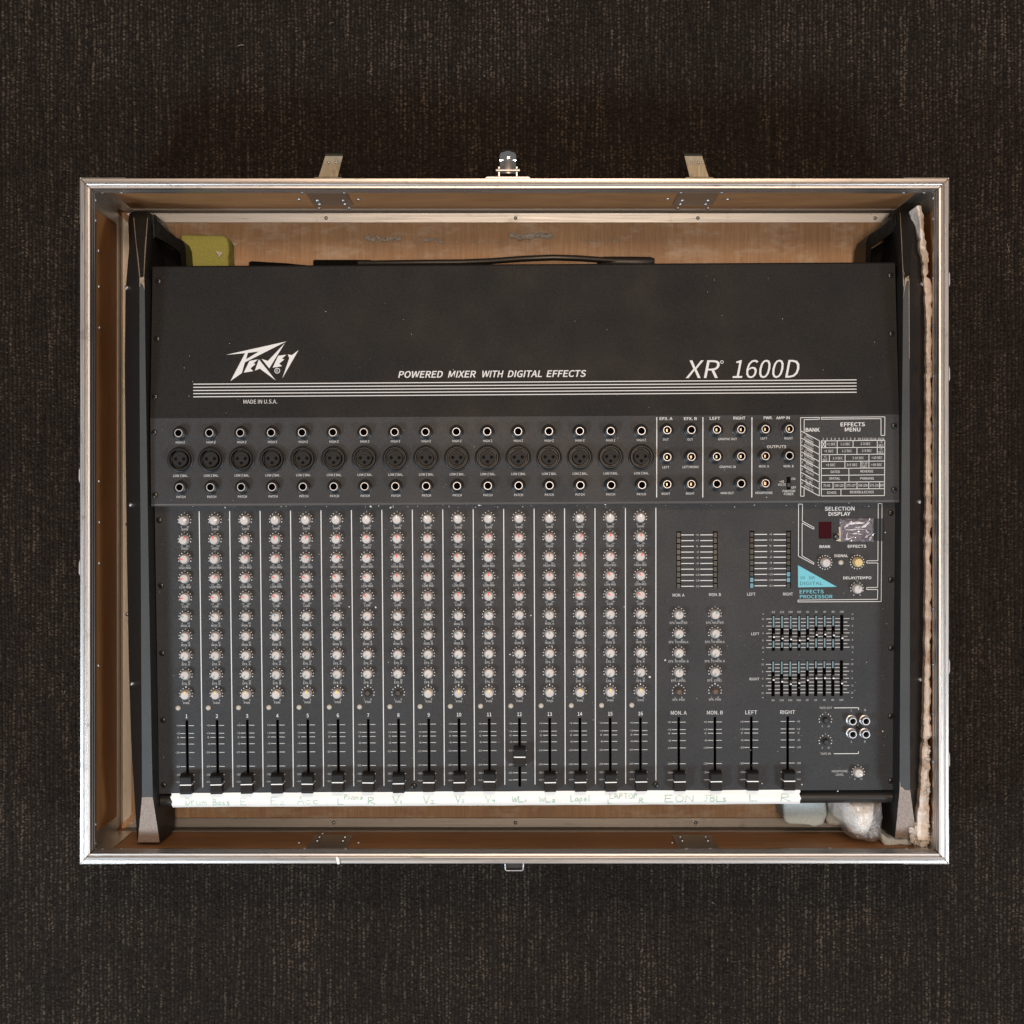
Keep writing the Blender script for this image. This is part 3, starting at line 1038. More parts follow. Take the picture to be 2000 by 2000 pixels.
for x in (88, 436, 806): JS.line(J3(x, 57), J3(x - 1, 663), 1.7)
for s, x, y, cap, w in (('EFX. A', 158, 68, 5.2, 25), ('EFX. B', 342, 68, 5.2, 25), ('LEFT', 527, 66, 5.4, 20), ('RIGHT', 711, 64, 5.4, 23), ('PWR.', 928, 62, 5.2, 17), ('AMP IN', 1040, 62, 5.2, 26), ('OUTPUTS', 992, 280, 5.2, 37)):
    JS.text(s, J3(x, y), cap, w, bold=0.022)
for s, x, y, w in (('OUT', 156, 225, 11), ('OUT', 340, 225, 11), ('GRAPHIC OUT', 622, 222, 36), ('LEFT', 897, 217, 12.5), ('RIGHT', 1083, 217, 16), ('LEFT', 157, 435, 13), ('LEFT/MONO', 343, 433, 31), ('GRAPHIC IN', 622, 432, 31),
                   ('MON. A', 897, 428, 19), ('MON. B', 1083, 427, 19), ('RIGHT', 157, 635, 16), ('RIGHT', 340, 633, 16), ('MAIN OUT', 620, 630, 25), ('HEADPHONE', 897, 628, 33), ('+48', 1030, 543, 8.5), ('VOLTS', 1031, 566, 15),
                   ('ON', 1118, 522, 7), ('OFF', 1121, 588, 9), ('PHANTOM', 1084, 615, 24), ('POWER', 1083, 637, 18)):
    JS.text(s, J3(x, y), 4.4, w)


def M9(x, y): return (1550 + x / 9.2, 800 + y / 9.2)


def mpath(pts, closed=False, w=1.15): JS.path([M9(*p) for p in pts], w, closed)


mpath([(125, 382), (125, 145), (463, 140), (463, 172), (190, 180), (190, 410)])
mpath([(497, 140), (1640, 130), (1637, 465), (1570, 465), (1570, 162), (497, 172)], True)
for k in range(9):
    yl, yr = 382 + 124 * k, 560 + 124 * k
    mpath([(128, yl), (463, yr)])
mpath([(463, 560), (461, 1556)]); mpath([(128, 382), (126, 1556), (188, 1556), (188, 1420)])
mpath([(497, 562), (1638, 552), (1632, 1545), (497, 1552)], True)
for k in range(1, 8): mpath([(497, 562 + 124 * k), (1636, 552 + 124 * k)])
cells = {0: [(575, ), (783, ), (1068, ), (1503, )], 1: [(783, ), (1138, ), (1503, )], 2: [(642, ), (925, ), (1353, )], 3: [(922, ), (1210, ), (1353, )], 4: [(993, )], 5: [(993, )], 6: [(708, ), (922, ), (1138, ), (1350, ), (1545, )], 7: [(850, )]}
for k, xs_ in cells.items():
    for (x,) in xs_:
        y = 562 + 124 * k - (x - 497) * 0.0088
        mpath([(x, y), (x, y + 124)])
mpath([(500, 565), (572, 684)]); mpath([(572, 565), (500, 684)])
for s, x, y, w in (('EFFECTS', 1062, 265, 47), ('MENU', 1060, 358, 30), ('BANK', 342, 363, 27)): JS.text(s, M9(x, y), 7.0, w, bold=0.03)
for k, (s, x) in enumerate(zip(range(1, 17), (533, 600, 676, 740, 815, 897, 957, 1025, 1098, 1180, 1252, 1315, 1390, 1458, 1538, 1605))):
    JS.text(str(s), M9(x, 527), 4.2, None if s < 10 else 5.6)
for s, x, y, w in (('<1 SEC', 675, 620, 17), ('1-2 SEC', 930, 618, 18), ('2-3 SEC', 1292, 614, 19), ('>3', 1568, 582, 5), ('SEC', 1570, 643, 10), ('<1 SEC', 632, 745, 18), ('1-2 SEC', 958, 742, 19), ('2-3 SEC', 1315, 738, 19), ('>3', 1568, 708, 5), ('SEC', 1570, 767, 10),
                   ('<1', 567, 846, 5), ('SEC', 567, 905, 9.5), ('1-3 SEC', 793, 872, 19), ('3-10 SEC', 1160, 868, 22), ('>10 SEC', 1497, 864, 20), ('<3 SEC', 665, 994, 18), ('3-5 SEC', 1052, 992, 21), ('5-10', 1277, 964, 10), ('SEC', 1278, 1022, 10), ('>10 SEC', 1490, 990, 21),
                   ('GATED', 747, 1117, 18), ('REVERSE', 1315, 1108, 24.5), ('SPATIAL', 738, 1238, 21), ('PANNING', 1320, 1236, 26), ('75-50', 595, 1365, 13), ('150-125', 815, 1363, 17.5), ('275-137', 1030, 1361, 18), ('500-250', 1243, 1361, 18), ('375-250', 1452, 1360, 18), ('687', 1590, 1359, 8), ('ECHOS', 685, 1492, 17.5), ('REVERB & ECHOS', 1228, 1482, 46)):
    JS.text(s, M9(x, y), 4.6, w, bold=0.004)
bank = [('SMALL', 'REVERBS'), ('MEDIUM', 'REVERBS'), ('LARGE', 'REVERBS'), ('EXTRA LARGE', 'REVERBS'), ('GATED', 'REVERBS'), ('DELAYS', ''), ('ECHOS', '(L-R)'), ('MULTI', 'EFFECTS')]
for k, (a, b_) in enumerate(bank):
    yo = 124 * k
    JS.text(str(k + 1), M9(152, 452 + yo), 3.8, None, bold=0.0, rot=R(-28), shear=-0.25)
    if b_:
        JS.text(a, M9(282, 492 + yo), 3.6, min(22, 3.0 * len(a)), bold=0.0, rot=R(-29), shear=-0.3)
        JS.text(b_, M9(272, 550 + yo), 3.6, min(20, 2.9 * len(b_)), bold=0.0, rot=R(-29), shear=-0.3)
    else:
        JS.text(a, M9(290, 520 + yo), 3.8, 17, bold=0.0, rot=R(-29), shear=-0.3)

jack_panel = holed_panel('jack_panel', PX0, PX1, Y_JACK0, Y_JACK1 - 0.0001, holes['jack'], z_jack, M['panel'])
JS.build('lettering', jack_panel, M['print'])
# rolled front lip of the jack panel, stepping down to the control panel
v = []
lip = [(Y_JACK0, Z_JACK), (Y_JACK0 - 0.0010, Z_JACK - 0.00022), (Y_JACK0 - 0.0019, Z_JACK - 0.0009), (Y_JACK0 - 0.0023, Z_JACK - 0.0020), (Y_JACK0 - 0.0012, Z_CTRL_R - 0.002)]
for (y, z) in lip: v += [(PX0, y, z), (PX1, y, z)]
put('panel_lip', mesh('panel_lip', v, [(2 * i, 2 * i + 2, 2 * i + 3, 2 * i + 1) for i in range(4)], plain('lip_highlight', (0.09, 0.085, 0.082), 0.24), smooth=True), mixer)  # base lighter than the panel: highlight along the lip painted in

# ---- control panel
CS = Sheet(P_ctrl, z_ctrl)
CTHIN = Sheet(P_ctrl, z_ctrl)
SL = math.atan((Z_CTRL_R - Z_CTRL_F) / (Y_STEP - Y_FRONT))   # slope about x
knob_me = lathe('knob', [(0.0050, 0.0006), (0.0050, 0.0020), (0.0047, 0.0026), (0.0045, 0.0070), (0.0042, 0.0080), (0.0036, 0.0086), (0.0, 0.0089)], 36, M['knob'], flute=(0.055, 0.002, 3))
knob_y = knob_me.copy(); knob_y.materials.clear(); knob_y.materials.append(M['knob_yellow'])


def pointer_mesh(mat):
    me = box('pointer', -0.00062, 0.00062, 0.0009, 0.00415, 0.0078, 0.00895, mat, 0.00015)
    return me


PT = {k: pointer_mesh(M[k + '_line']) for k in ('red', 'teal', 'yellow', 'white')}
stub_me = lathe('bare_shaft', [(0.0034, 0), (0.0034, 0.0020), (0.0031, 0.0024), (0.0029, 0.0024), (0.0028, 0.0055), (0.0024, 0.0060), (0.0, 0.0060)], 16, M['black'], flute=(0.16, 0.0022, 4))
bronze_stub = stub_me.copy(); bronze_stub.materials.clear(); bronze_stub.materials.append(plain('brown_shaft', (0.10, 0.065, 0.045), 0.4))


def knob(c, ang, col, me=None):
    p = P_ctrl(*c)
    k = put('knob', me or knob_me, mixer, p, (SL, 0, R(-ang)))
    if col: put('pointer', PT[col], k)
    return k


def ring_marks(c, top='5', lo=('0', '10'), angs=(27, 54, 82, 109), rad=12.4, bigtop=False):
    p = P_ctrl(*c)
    r = rad * PXM
    for a in angs:
        for s in (-1, 1):
            CS.dot_l(Vector((p.x + s * r * math.sin(R(a)), p.y + r * math.cos(R(a)), 0)), 2.3)
    if top == '|':
        q = (c[0], c[1] - 14.2)
        CS.line((q[0], q[1] - 1.6), (q[0], q[1] + 1.6), 1.8)
    elif top:
        CTHIN.text_l(top, Vector((p.x, p.y + 14.6 * PXM, 0)), 2.9)
    if lo:
        CTHIN.text_l(lo[0], Vector((p.x - 6.3 * PXM, p.y - 12.6 * PXM, 0)), 3.4)
        CTHIN.text_l(lo[1], Vector((p.x + 6.3 * PXM, p.y - 12.6 * PXM, 0)), 3.4)


rows = ['GAIN', 'HIGH', 'HIGH MID', 'LOW MID', 'LOW', 'MON. A', 'MON. B', 'EFX. A', 'EFX. B', 'PAN']
roww = [12.6, 12.6, 23, 22, 11.5, 17.6, 17.6, 15.5, 15.5, 11]
ANGS = [[75, 85, -5, 0, 0, 0, 0, -5, -40, -40, 40, -45, -5, -50, 0, 5],
        [35, -10, -10, -5, 30, 20, 20, -5, 0, 0, 0, 0, 5, 45, 5, 5],
        [-90, 5, 30, 35, 40, 40, 30, -5, 0, -30, 35, 0, 0, 15, 30, 30],
        [-95, 35, 45, -60, -65, -45, -60, 0, 0, 0, 0, 0, 0, -60, -35, -30],
        [-95, -70, -65, -50, -60, -60, -50, 0, 0, 0, 0, 0, 0, -70, -60, -55],
        [-60, -60, -90, -10, -140, -135, -135, -45, -40, -35, -30, -145, -10, -150, -150, -150],
        [-60, -60, -110, -10, -145, -140, -140, -45, -45, -40, -45, -145, -10, -150, -150, -150],
        [-145] * 16, [-145] * 16, [0, 3, -4, 0, 5, 0, 0, 0, -3, 0, 2, 0, 0, 4, 0, -2]]
colr = ['white', 'red', 'red', 'red', 'red', 'teal', 'teal', 'teal', 'teal', 'yellow']
tops = ['5', '0', '0', '0', '0', '5', '5', '5', '5', '|']
los = [('0', '10')] + [('-15', '15+')] * 4 + [('0', '10')] * 4 + [('L', 'R')]

slot_specs = []
cap_specs = []
led_me = lathe('peak_lamp', [(0.0026, 0), (0.0026, 0.0010), (0.0022, 0.0016), (0.0012, 0.0022), (0, 0.0024)], 14, M['led'])
MARK = [('+6', 0.078), ('+3', 0.192), ('0', 0.252), ('-6', 0.347), ('-10', 0.471), ('-20', 0.676), ('-30', 0.797), ('-oo', 0.900)]
for i in range(16):
    t = i / 15
    for r in range(10):
        u = r / 9
        a = lerp2((360.2, 1016.5), (363.4, 1356.0), u)
        b_ = lerp2((1250.6, 1010.6), (1250.9, 1350.2), u)
        c = lerp2(a, b_, t)
        if r == 9 and i in (6, 7):
            p = P_ctrl(*c)
            o = put('bare_shaft', stub_me, mixer, p, (SL, 0, 0.4 * i))
            o['label'] = 'black potentiometer shaft with its knob missing'
        else:
            knob(c, ANGS[r][i] + random.uniform(-4, 4), colr[r])
        ring_marks(c, tops[r], los[r])
        CTHIN.text(rows[r], (c[0] + 0.4, c[1] + 17.3), 4.2, roww[r], bold=0.014)
    put('peak_lamp', led_me, mixer, P_ctrl(*lerp2((348, 1382.6), (1234, 1377), t)))
    n = lerp2((364.4, 1399), (1251, 1393.6), t)
    CS.text(str(i + 1), n, 6.8, None, bold=0.016)
    # divider to the right of the channel
    s0 = lerp2((389, 998.5), (1281, 991.5), t); s1 = lerp2((396, 1538), (1281, 1530), t)
    if i == 7: s1 = (s1[0], s1[1] - 10)
    if i == 15: s1 = (s1[0], s1[1] - 6)
    CS.line(s0, s1, 1.7)
    top = lerp2((364.9, 1406.8), (1250.6, 1401.2), t); bot = lerp2((366.8, 1540.5), (1251.2, 1535), t)
    slot_specs.append((top, bot))
    for s, w in MARK:
        m0 = lerp2(top, bot, w)
        CTHIN.line((m0[0] - 13.2, m0[1]), (m0[0] - 3.4, m0[1]), 1.2)
        CTHIN.line((m0[0] + 3.4, m0[1]), (m0[0] + 13.8, m0[1]), 1.2)
        CTHIN.text(s, (m0[0] - 17.6 - (1.4 if len(s) > 2 else 0), m0[1]), 3.5, {1: 3, 2: 6, 3: 8.5}[len(s)])
    lv = {11: 0.538}.get(i, 0.900 + [0.012, 0.012, 0.01, 0.01, 0.01, -0.01, -0.003, 0.012, 0.0, 0.002, -0.008, 0, 0.01, 0.01, 0.012, 0.008][i])
    cap_specs.append((lerp2(top, bot, lv), i == 11))

# master faders
for q, (x, s) in enumerate(((1325.6, 'MON. A'), (1396.2, 'MON. B'), (1467.2, 'LEFT'), (1538.3, 'RIGHT'))):
    dy = -q * 0.45
    CS.text(s, (x, 1392.2 + dy), 7.2, {'MON. A': 31, 'MON. B': 31, 'LEFT': 23, 'RIGHT': 29}[s], bold=0.014)
    top, bot = (x, 1400.6 + dy), (x + 0.4, 1535 + dy)
    slot_specs.append((top, bot))
    for s2, yy in (('+6', 1410.4), ('+3', 1425), ('0', 1432.6), ('-6', 1446.5), ('-10', 1460.7), ('-20', 1491.6), ('-30', 1509), ('-oo', 1523)):
        yy += dy
        CTHIN.line((x - 13.6, yy), (x - 3.3, yy), 1.2)
        CTHIN.line((x + 2.6, yy), (x + 13.6, yy), 1.2)
        side = -1 if q < 3 else 1
        CTHIN.text(s2, (x + side * (18.5 if q < 3 else 21.0), yy), 3.6, {1: 3, 2: 6.4, 3: 9}[len(s2)])
    cap_specs.append(((x + 0.3, 1522.6 + dy), False))

for top, bot in slot_specs:
    a, b_ = P_ctrl(*top), P_ctrl(*bot)
    xm = (a.x + b_.x) / 2
    holes['ctrl'].append((xm - 0.00132, xm + 0.00132, b_.y, a.y))
    # fader track with its metal sides, below the panel
    tr = box('fader_track', xm - 0.0030, xm + 0.0030, b_.y - 0.001, a.y + 0.001, z_ctrl(a.y) - 0.032, z_ctrl(a.y) - 0.031, M['black_void'])
    put('fader_track', tr, mixer)

# fader cap: saddle with fine ribs and a white index line
prof = []
Lc = 0.0196
prof.append((Lc / 2, 0.0012))
prof.append((Lc / 2 - 0.0010, 0.0125))
prof.append((Lc / 2 - 0.0022, 0.0136))
nr = 6
for k in range(nr):
    y0 = Lc / 2 - 0.0028 - k * 0.00092
    z0 = 0.0135 - 0.0019 * (k / nr)
    prof += [(y0, z0), (y0 - 0.00052, z0 - 0.00005), (y0 - 0.0006, z0 - 0.00032), (y0 - 0.00084, z0 - 0.00032)]
prof.append((0.0006, 0.0114)); prof.append((-0.0006, 0.0114))
for k in range(nr):
    y0 = -0.0009 - k * 0.00105
    z0 = 0.0116 + 0.0014 * (k / nr)
    prof += [(y0, z0), (y0 - 0.0006, z0 + 0.0001), (y0 - 0.0007, z0 - 0.0002), (y0 - 0.00095, z0 - 0.0002)]
prof.append((-Lc / 2 + 0.0014, 0.0126)); prof.append((-Lc / 2 + 0.0006, 0.0118)); prof.append((-Lc / 2, 0.0012))
W0, W1 = 0.0061, 0.0055
v, f = [], []
for (y, z) in prof:
    w = W0 + (W1 - W0) * min(1, z / 0.0125)
    v += [(-w, y, z), (w, y, z)]
n = len(prof)
f = [(2 * i, 2 * i + 1, 2 * i + 3, 2 * i + 2) for i in range(n - 1)]
f += [tuple(2 * i for i in range(n)), tuple(2 * i + 1 for i in range(n - 1, -1, -1))]
cap_me = mesh('fader_cap', v, f, plain('fader_cap_plastic', (0.014, 0.0135, 0.0135), 0.5, spec=0.22))
bm = bmesh.new(); bm.from_mesh(cap_me); bmesh.ops.recalc_face_normals(bm, faces=bm.faces); bm.to_mesh(cap_me); bm.free()
idx_me = mesh('index_line', [(-0.00564, -0.00048, 0.01148), (0.00564, -0.00048, 0.01148), (0.00564, 0.00048, 0.01148), (-0.00564, 0.00048, 0.01148), (-0.00605, 0.0004, 0.004), (-0.00605, -0.0004, 0.004), (0.00605, 0.0004, 0.004), (0.00605, -0.0004, 0.004)], [(0, 1, 2, 3), (3, 4, 5, 0), (1, 7, 6, 2)], M['white_line'])
stem_me = box('stem', -0.0008, 0.0008, -0.0022, 0.0022, -0.03, 0.0014, M['black'])
for (c, raised) in cap_specs:
    o = put('fader_cap', cap_me, mixer, P_ctrl(*c), (SL, 0, R(random.uniform(-1.2, 1.2))))
    put('index_line', idx_me, o); put('stem', stem_me, o)
    if raised: o['label'] = 'black fader cap pushed up above all the others'

# meters


def G(x, y): return (1260 + x / 3.864, 800 + y / 3.864)


labels10 = ['+6', '+3', '0', '-3', '-6', '-9', '-12', '-15', '-18', '-21']
seg_me = {}
for key in ('red', 'yellow', 'green', 'pale'):
    seg_me[key] = box('segment', -0.0016, 0.0016, -0.0022, 0.0022, -0.0012, -0.0003, M['seg_' + key])
for (xa, xb, dy, lit) in ((253, 530, 0, ((), ())), (806, 1083, -4, ((8, 9), (7, 8)))):
    for q, x in enumerate((xa, xb)):
        c0, c1 = P_ctrl(*G(x, 918 + dy)), P_ctrl(*G(x, 1350 + dy))
        holes['ctrl'].append((c0.x - 0.0024, c0.x + 0.0024, c1.y, c0.y))
        ym = (c0.y + c1.y) / 2
        mt = put('level_meter', box('level_meter', -0.0026, 0.0026, (c1.y - c0.y) / 2 - 0.001, (c0.y - c1.y) / 2 + 0.001, -0.006, -0.0014, M['black_void']), mixer, (c0.x, ym, z_ctrl(ym)), (SL, 0, 0))
        for k in range(10):
            key = 'red' if k < 3 else ('yellow' if k < 6 else 'green')
            if k in lit[q]: key = 'pale'
            put('segment', seg_me[key], mt, (0, P_ctrl(*G(x, 946 + 43 * k + dy)).y - ym, 0))
    xm = (xa + xb) / 2
    for k, s in enumerate(labels10):
        y = 946 + 43.1 * k + dy
        CS.line(G(xa + 20, y), G(xm - 24, y - 0.5), 1.5); CS.line(G(xm + 25, y - 0.5), G(xb - 20, y - 1), 1.5)
        CTHIN.text(s, G(xm + 1, y - 1), 3.6, {1: 3, 2: 6, 3: 9}[len(s)])
for s, x, y, w in (('MON. A', 252, 1400, 23), ('MON. B', 527, 1396, 23), ('LEFT', 801, 1393, 16), ('RIGHT', 1078, 1392, 19)): CS.text(s, G(x, y), 5.6, w)

# effects knobs of the monitor buses
for q, x in enumerate((1325.6, 1396.5)):
    for r, (y, s, w) in enumerate(((1199.8, 'EFX. MASTER', 34), (1237.4, 'EFX. TO MON.A', 38), (1275, 'EFX. TO MON. B', 39), (1312.6, 'EFX. LEVEL', 28.5), (1350, 'EFX. PAN', 23))):
        c = (x, y - q * 0.4)
        ring_marks(c, '|' if r == 4 else '5', ('L', 'R') if r == 4 else ('0', '10'))
        CTHIN.text(s, (c[0] - 0.3, c[1] + 16.7), 4.2, w, bold=0.014)
        if r == 4:
            o = put('bare_shaft', bronze_stub, mixer, P_ctrl(*c), (SL, 0, 0.3))
            o['label'] = 'brown potentiometer shaft with its knob missing'
        else: knob(c, [[15, 20], [-150, -145], [-150, -150], [10, -150]][r][q], 'teal')

# graphic equaliser
fre = ['63', '125', '250', '500', '1K', '2K', '4K', '8K', '16K']
lever_me = box('lever', -0.0008, 0.0008, -0.0022, 0.0022, -0.004, 0.0040, M['black'], 0.0003)
tip_me = box('tip', -0.0009, 0.0009, -0.0022, -0.0008, 0.0040, 0.0048, M['white_line'], 0.0002)
EQ = ((1510.6, 1208.8, 6.99, ('LEFT', 1475, 1238, 15.5), 1195.4, (1710, 1720, 1727, 1735, 1722, 1693, 1690, 1697, 1718), 3.864, 800),
      (1509.9, 1297.6, 6.985, ('RIGHT', 1473.5, 1326.2, 19), 1367.6, (705, 722, 745, 735, 708, 690, 688, 690, 738), 4.83, 1180))
for gi, (x0, y0, py, (s, lx, ly, lw), fy, tips, sc, oy) in enumerate(EQ):
    CS.text(s, (lx, ly), 5.0, lw)
    for k in range(9):
        y = y0 + py * k
        long = k % 2 == 0
        # line broken where the slots pass
        xs_ = [x0 - (14 if long else 10)] + [x0 + 16.68 * j for j in range(9)] + [x0 + 16.68 * 8 + (15 if long else 11)]
        for j in range(len(xs_) - 1):
            a = xs_[j] + (0 if j == 0 else 3.6); b_ = xs_[j + 1] - (0 if j == len(xs_) - 2 else 3.6)
            CTHIN.line((a, y - (a - x0) * 0.005), (b_, y - (b_ - x0) * 0.005), 1.25)
        if long:
            s2 = ['12', '6', '0', '6', '12'][k // 2]
            CTHIN.text(s2, (x0 - 20.4, y), 3.5); CTHIN.text(s2, (x0 + 16.68 * 8 + 21, y - 0.8), 3.5)
    for sx in (x0 - 20, x0 + 16.68 * 8 + 21):
        CTHIN.line((sx - 1.2, y0 - 9.5), (sx + 1.2, y0 - 9.5), 1.0); CTHIN.line((sx - 1.2, y0 + 65), (sx + 1.2, y0 + 65), 1.0)
    for j in range(9):
        x = x0 + 16.68 * j
        dyj = -16.68 * j * 0.005
        CTHIN.text(fre[j], (x, fy + dyj), 3.6, {2: 5.6, 3: 8}[len(fre[j])])
        a, b_ = P_ctrl(x, y0 - 7.3 + dyj), P_ctrl(x, y0 + 62.5 + dyj)
        holes['ctrl'].append((a.x - 0.00165, a.x + 0.00165, b_.y, a.y))
        ym = (a.y + b_.y) / 2
        sl = put('slider_slot', box('slider_slot', -0.0026, 0.0026, (b_.y - a.y) / 2 - 0.001, (a.y - b_.y) / 2 + 0.001, -0.010, -0.008, M['black_void']), mixer, (a.x, ym, z_ctrl(ym)), (SL, 0, 0))
        ty = oy + tips[j] / sc
        lp = P_ctrl(x, ty - 2.2)
        ly_ = lp.y - ym
        put('lever', lever_me, sl, (0, ly_, 0)); put('tip', tip_me, sl, (0, ly_, 0))
        if j < 8:
            hi = (a.y - ym) - 0.001; lo = (b_.y - ym) + 0.003
            up0 = ly_ + 0.0085 - random.uniform(0, 0.003)
            if up0 < hi - 0.002: put('dust_film', box('dust_film', -0.0004, 0.0013, up0, hi, -0.0024, -0.0016, M['film']), sl)
            if gi == 0 and ly_ - 0.006 > lo + 0.002: put('dust_film', box('dust_film', -0.0004, 0.0013, lo, ly_ - 0.0060, -0.0024, -0.0016, M['film']), sl)

# tape section
def H(x, y): return (1400 + x / 3.864, 1250 + y / 3.864)


CTHIN.text('TAPE OUT', H(822, 512), 4.2, 24.5, bold=0.014); CTHIN.text('TAPE IN', H(820, 858), 4.2, 20, bold=0.014)
CS.path([H(885, 512), H(1070, 511), H(1070, 526)], 1.3); CS.path([H(883, 858), H(1069, 857), H(1069, 840)], 1.3)
for s, x, y in (('L', 1017, 530), ('R', 1120, 529), ('L', 1018, 767), ('R', 1118, 766)): CTHIN.text(s, H(x, y), 4.2)
CTHIN.text('HEADPHONE', H(928, 990), 4.2, 31); CTHIN.text('LEVEL', H(928, 1016), 4.2, 15.5)
for y in (603, 765):
    ring_marks(H(820, y), '5', ('0', '10'))
    o = put('bare_shaft', stub_me, mixer, P_ctrl(*H(820, y)), (SL, 0, 0.2))
    o['label'] = 'black tape level shaft with its knob missing'
ring_marks(H(1066, 1000), '5', ('0', '10'))
knob(H(1064, 998), 130, 'white')
rca_me = lathe('phono_socket', [(0.0052, 0), (0.0052, 0.0008), (0.0048, 0.0010), (0.0041, 0.0012), (0.0041, 0.0086), (0.0038, 0.0090), (0.0030, 0.0090), (0.0028, 0.0086), (0.0028, 0.001), (0.0, 0.001)], 20, M['steel'])
rca_in = lathe('well', [(0.0021, 0.0075), (0.0026, 0.0089), (0.0019, 0.0092), (0.0016, 0.0088), (0.0016, 0.0015), (0, 0.0015)], 14, M['black_void'])
for x, y in ((1014, 603), (1114, 603), (1014, 702), (1114, 702)):
    o = put('phono_socket', rca_me, mixer, P_ctrl(*H(x, y)), (SL, 0, 0))
    put('well', lathe('well', [(0.0028, 0.0015), (0.0, 0.0015)], 14, M['black_void']), o, (0, 0, 0.0003))

# effects processor block
def E(x, y): return (1540 + x / 9.66, 980 + y / 9.66)


def epath(pts, closed=True): CS.path([E(*p) for p in pts], 1.15, closed)


epath([(190, 45), (265, 45), (260, 365), (480, 485), (478, 520), (258, 400), (256, 1020), (478, 1150), (476, 1180), (188, 1025)])
epath([(1693, 35), (1765, 32), (1748, 1882), (180, 1890), (180, 1855), (1680, 1840), (1683, 1655), (1475, 1655), (1475, 1618), (1683, 1615), (1687, 1155), (1475, 1155), (1478, 1115), (1687, 1112)])
for s, x, y, cap, w in (('SELECTION', 965, 130, 7.0, 58), ('DISPLAY', 962, 228, 7.0, 42.5), ('BANK', 690, 846, 5.2, 21.5), ('EFFECTS', 1292, 840, 5.2, 36), ('SIGNAL', 990, 1018, 5.0, 27.5), ('DELAY/TEMPO', 1298, 1435, 5.0, 55)):
    CS.text(s, E(x, y), cap, w, bold=0.026)
for c in ((690, 1145), (1296, 1138)):
    pp = P_ctrl(*E(*c)); r_ = 13.4 * PXM
    for k in range(16):
        a = 2 * math.pi * (k + 0.0) / 16
        CS.dot_l(Vector((pp.x + r_ * math.sin(a), pp.y + r_ * math.cos(a), 0)), 2.3)
knob(E(690, 1142), 0, None)
o = knob(E(1296, 1136), 0, None, knob_y); o['label'] = 'yellowed effects knob'
ring_marks(E(1292, 1640), '5', None)
for sx in (-1, 1): CS.dot(E(1292 + sx * 60, 1760), 2.0)
knob(E(1292, 1638), 30, 'teal')
put('signal_lamp', led_me, mixer, P_ctrl(*E(988, 1145)))
TB = Sheet(P_ctrl, z_ctrl)
TB.poly([E(178, 1198), E(912, 1605), E(182, 1615)])
TB.build('blue_triangle', mixer, M['blue_print'])
TB = Sheet(P_ctrl, z_ctrl)
TB.text('EFFECTS', E(437, 1695), 6.6, 47, bold=0.022); TB.text('PROCESSOR', E(522, 1790), 6.6, 64, bold=0.022)
TB.build('blue_lettering', mixer, M['blue_print'])
TD = Sheet(P_ctrl, z_ctrl, 0.00024)
TD.text('16', E(262, 1432), 5.4, 9, bold=0.0); TD.text('bit', E(445, 1430), 6.2, 10.5, bold=0.0); TD.text('DIGITAL', E(430, 1540), 6.4, 44, bold=0.0)
TD.build('dark_lettering', mixer, plain('teal_ink', (0.03, 0.10, 0.14), 0.6))
# display windows
for (x0, y0, x1, y1) in ((570, 378, 810, 695), (1010, 345, 1560, 730)):
    a, b_ = P_ctrl(*E(x0, y0)), P_ctrl(*E(x1, y1))
    holes['ctrl'].append((a.x, b_.x, b_.y, a.y))
    ym = (a.y + b_.y) / 2
    hx, hy = (b_.x - a.x) / 2, (a.y - b_.y) / 2
    put('display_window', box('display_window', -hx - 0.001, hx + 0.001, -hy - 0.001, hy + 0.001, -0.004, -0.0008, M['display']), mixer, ((a.x + b_.x) / 2, ym, z_ctrl(ym)), (SL, 0, 0))
# crumpled clear tape over the second window
a, b_ = P_ctrl(*E(960, 318)), P_ctrl(*E(1600, 750))
nx_, ny_ = 22, 16
v, f = [], []
for j in range(ny_):
    for i in range(nx_):
        x = a.x + (b_.x - a.x) * i / (nx_ - 1) + random.uniform(-0.0003, 0.0003); y = b_.y + (a.y - b_.y) * j / (ny_ - 1) + random.uniform(-0.0003, 0.0003)
        edge = min(i, j, nx_ - 1 - i, ny_ - 1 - j)
        h = 0.0006 + (0.0048 * float(vnoise(np.array([i * 0.55 + 3]), np.array([j * 0.95 + 8]), 4)[0]) + random.uniform(0, 0.0005)) * min(1, edge / 2 + 0.25)
        v.append((x, y, z_ctrl(y) + h))
for j in range(ny_ - 1):
    for i in range(nx_ - 1):
        o = j * nx_ + i
        f.append((o, o + 1, o + nx_ + 1, o + nx_))
ct = put('clear_tape', mesh('clear_tape', v, f, M['clear_tape']), mixer)
M['glint'] = film_mat('tape_glint', (0.90, 0.88, 0.93), 0.9, 0.15)  # whitish ridges painted as the glints on the crinkled tape
rf = random.Random(3)
